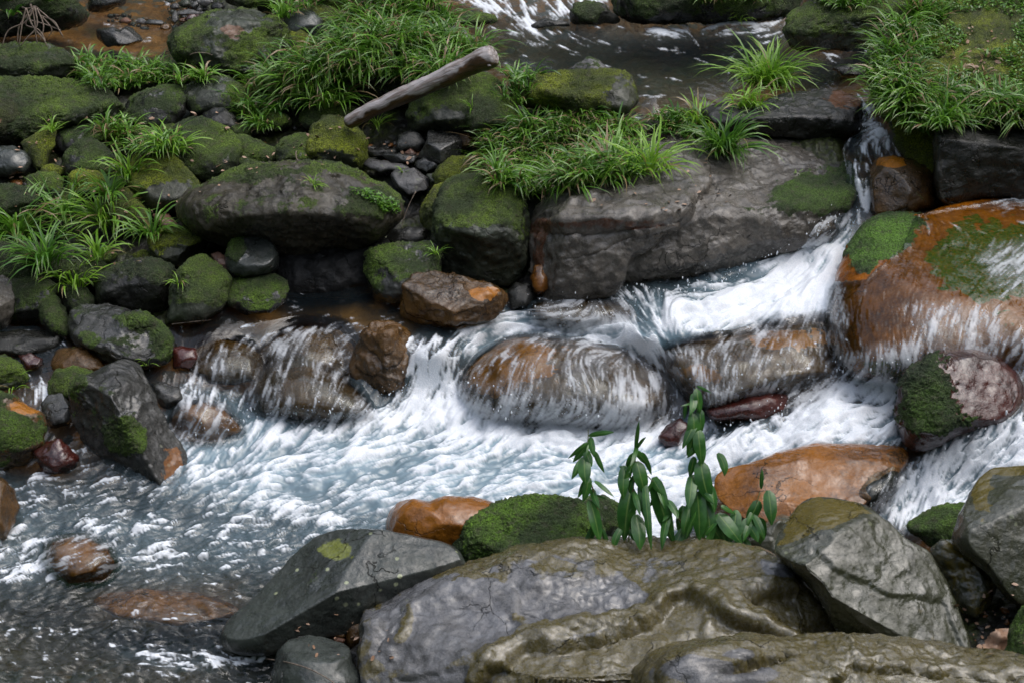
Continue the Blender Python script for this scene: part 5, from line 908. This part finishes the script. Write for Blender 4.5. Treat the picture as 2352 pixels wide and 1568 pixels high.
def shoot(label, stems, lv, d, seed):
    rs = np.random.RandomState(seed); base = unproj(*stems[0][0], d); root = empty('leafy_shoot', base)
    tag(root, label, 'plant', 'broad-leaved shoots behind the rippled rock')
    parts = []; lv = list(lv)
    for sline in stems:
        Qc = curve(np.array(sline, float), 12)
        for k in range(1, 9):
            sd = 1 if k % 2 else -1; lv.append((Qc[k][0], Qc[k][1], Qc[k][0] + sd*rs.uniform(12, 34), Qc[k][1] + rs.uniform(30, 78), rs.uniform(13, 30)))
    for sline in stems:
        Q = np.array(sline, float); parts.append(tube(curve(unproj(Q[:, 0], Q[:, 1], np.full(len(Q), d)), 6*len(Q)), np.linspace(.0045, .002, 6*len(Q)), 6))
    V, F = merge(parts); mesh_obj('stem', V-base, F, M_STEM, parent=root)
    Vs, Fs, Rs, o_ = [], [], [], 0
    for (x0, y0, x1, y1, w_) in lv:
        V, F, rb = leaf((x0, y0), (x1, y1), w_, d, rs); Vs.append(V); Fs.append(F+o_); Rs.append(rb); o_ += len(V)
    mesh_obj('foliage', np.vstack(Vs)-base, np.vstack(Fs), M_LEAF, parent=root, attrs={'rib': np.concatenate(Rs)})
shoot('leftmost leafy shoot with a pale horizontal top leaf', [[(1392, 1262), (1364, 1130), (1340, 1060), (1350, 1012), (1351, 985)]], [(1352, 1000, 1410, 992, 17), (1350, 1015, 1305, 1052, 15), (1355, 1003, 1364, 1048, 22), (1365, 1035, 1388, 1085, 17), (1342, 1048, 1346, 1112, 42), (1350, 1092, 1338, 1152, 28), (1366, 1103, 1410, 1140, 17), (1355, 1148, 1378, 1245, 50), (1368, 1136, 1394, 1146, 7), (1352, 1020, 1345, 1055, 8), (1370, 1200, 1340, 1262, 26)], SD, 1)
shoot('leafy shoot with a pointed upright tip, second from the left', [[(1442, 1262), (1456, 1100), (1460, 1030), (1468, 975)]], [(1460, 1035, 1468, 966, 13), (1465, 1028, 1484, 1003, 10), (1456, 1040, 1448, 1098, 25), (1474, 1038, 1496, 1090, 17), (1462, 1058, 1482, 1135, 46), (1446, 1085, 1422, 1070, 16), (1436, 1068, 1432, 1145, 36), (1472, 1108, 1490, 1205, 36), (1450, 1118, 1434, 1240, 60), (1480, 1100, 1496, 1262, 24), (1428, 1210, 1410, 1262, 24), (1460, 1180, 1470, 1262, 46)], SD - .02, 2)
shoot('slanting yellow-stemmed shoot with one long drooping leaf', [[(1602, 1262), (1548, 1172), (1505, 1112), (1484, 1088)]], [(1503, 1094, 1548, 1248, 54), (1499, 1098, 1522, 1135, 27), (1570, 1160, 1564, 1235, 32), (1540, 1170, 1520, 1262, 26), (1590, 1200, 1560, 1262, 30)], SD + .02, 3)
shoot('tallest leafy shoot, rising in front of the small dark pyramid stone', [[(1598, 1262), (1607, 1100), (1601, 980), (1598, 888)]], [(1600, 892, 1609, 948, 32), (1600, 886, 1634, 902, 9), (1590, 903, 1584, 952, 24), (1598, 925, 1563, 932, 8), (1574, 928, 1571, 962, 18), (1590, 948, 1578, 1045, 46), (1608, 938, 1613, 990, 28), (1602, 983, 1611, 1065, 40), (1595, 1048, 1584, 1095, 25), (1590, 1088, 1581, 1170, 36), (1610, 1058, 1632, 1155, 54), (1648, 1040, 1664, 1092, 27), (1600, 1128, 1606, 1240, 54), (1630, 1108, 1642, 1175, 34), (1612, 1140, 1630, 1250, 44), (1590, 1150, 1570, 1230, 34)], SD - .01, 4)
shoot('low spreading leafy shoot at the right, against the orange slab', [[(1680, 1262), (1722, 1200), (1746, 1128)], [(1680, 1262), (1650, 1195), (1625, 1180)]], [(1748, 1122, 1750, 1076, 15), (1764, 1125, 1772, 1205, 42), (1742, 1148, 1712, 1205, 38), (1722, 1188, 1688, 1248, 42), (1648, 1178, 1704, 1248, 50), (1740, 1188, 1746, 1248, 44), (1618, 1186, 1664, 1252, 50), (1690, 1170, 1672, 1250, 40), (1656, 1160, 1690, 1180, 16)], SD, 5)
# crumpled dead leaf, right
rs = np.random.RandomState(9); g = np.linspace(-1, 1, 16); U, W_ = np.meshgrid(g, g); m_ = (1 - .35*np.abs(U)**2)
c = surf(2285, 1450) - np.array([0, .12, -.03]); L_ = .085
V = np.stack([U.ravel()*L_, (W_*m_).ravel()*L_*.8, 0*U.ravel()], 1); V[:, 2] = fbm(V*18+4, 3)*.06; V = V @ np.array([[1, 0, .2], [0, .75, .65], [-.2, -.65, .75]]) + 0
i = np.arange(15)[:, None]*16 + np.arange(15)[None]; F = np.stack([i, i+1, i+17, i+16], -1).reshape(-1, 4)
F = F[((U*U + (W_*1.0)**2) < 1.15).ravel()[F].all(1)]
o = mesh_obj('dead_leaf', V, F, M_DEAD); o.location = c; tag(o, 'crumpled pale brown dead leaf between the near rocks at the right edge', 'leaf')
# loose gravel filling the gaps
rs = np.random.RandomState(12); parts = []; sv, sf = cube_sphere(4)
for poly, n_, r0 in [('380,-20 520,-20 520,40 470,70 400,70 385,50', 200, .02), ('840,330 1000,330 1100,380 1000,450 900,420 840,390', 150, .022), ('500,280 700,280 740,400 560,420', 90, .022), ('30,380 300,380 260,520 30,520', 60, .025), ('700,1440 860,1400 860,1520 740,1500', 90, .014), ('240,40 400,40 400,70 250,64', 60, .018), ('30,760 250,830 330,900 200,930 60,880', 80, .02), ('2200,1420 2340,1400 2330,1500 2230,1500', 60, .014), ('560,1490 640,1480 640,1560 560,1560', 30, .012)]:
    Pp = pts(poly)
    for k in range(n_):
        x = rs.uniform(Pp[:, 0].min(), Pp[:, 0].max()); y = rs.uniform(Pp[:, 1].min(), Pp[:, 1].max())
        if not inpoly(Pp, np.array([x]), np.array([y]))[0]: continue
        c = _V[gidx(x, y)]; r = r0*(.5 + rs.rand()**2*1.3); s3_ = rs.uniform(.6, 1.2, 3)*[1, 1, .6]; v = sv*s3_*r; v = v*(1 + .25*perlin(sv*1.7 + k*3.1)[:, None]); an = rs.rand()*6; ca, sa = math.cos(an), math.sin(an)
        v = v @ np.array([[ca, -sa, 0], [sa, ca, 0], [0, 0, 1]]); parts.append((v + c + [0, 0, r*.3], sf))
V, F = merge(parts); nv = len(sv); kk = np.repeat(rs.uniform(-1.2, 0.9, len(parts)), nv)
tag(mesh_obj('gravel', V, F, MATS['wet'], attrs={'moss': np.full(len(V), -2.0), 'mark': kk}), kind='stuff')
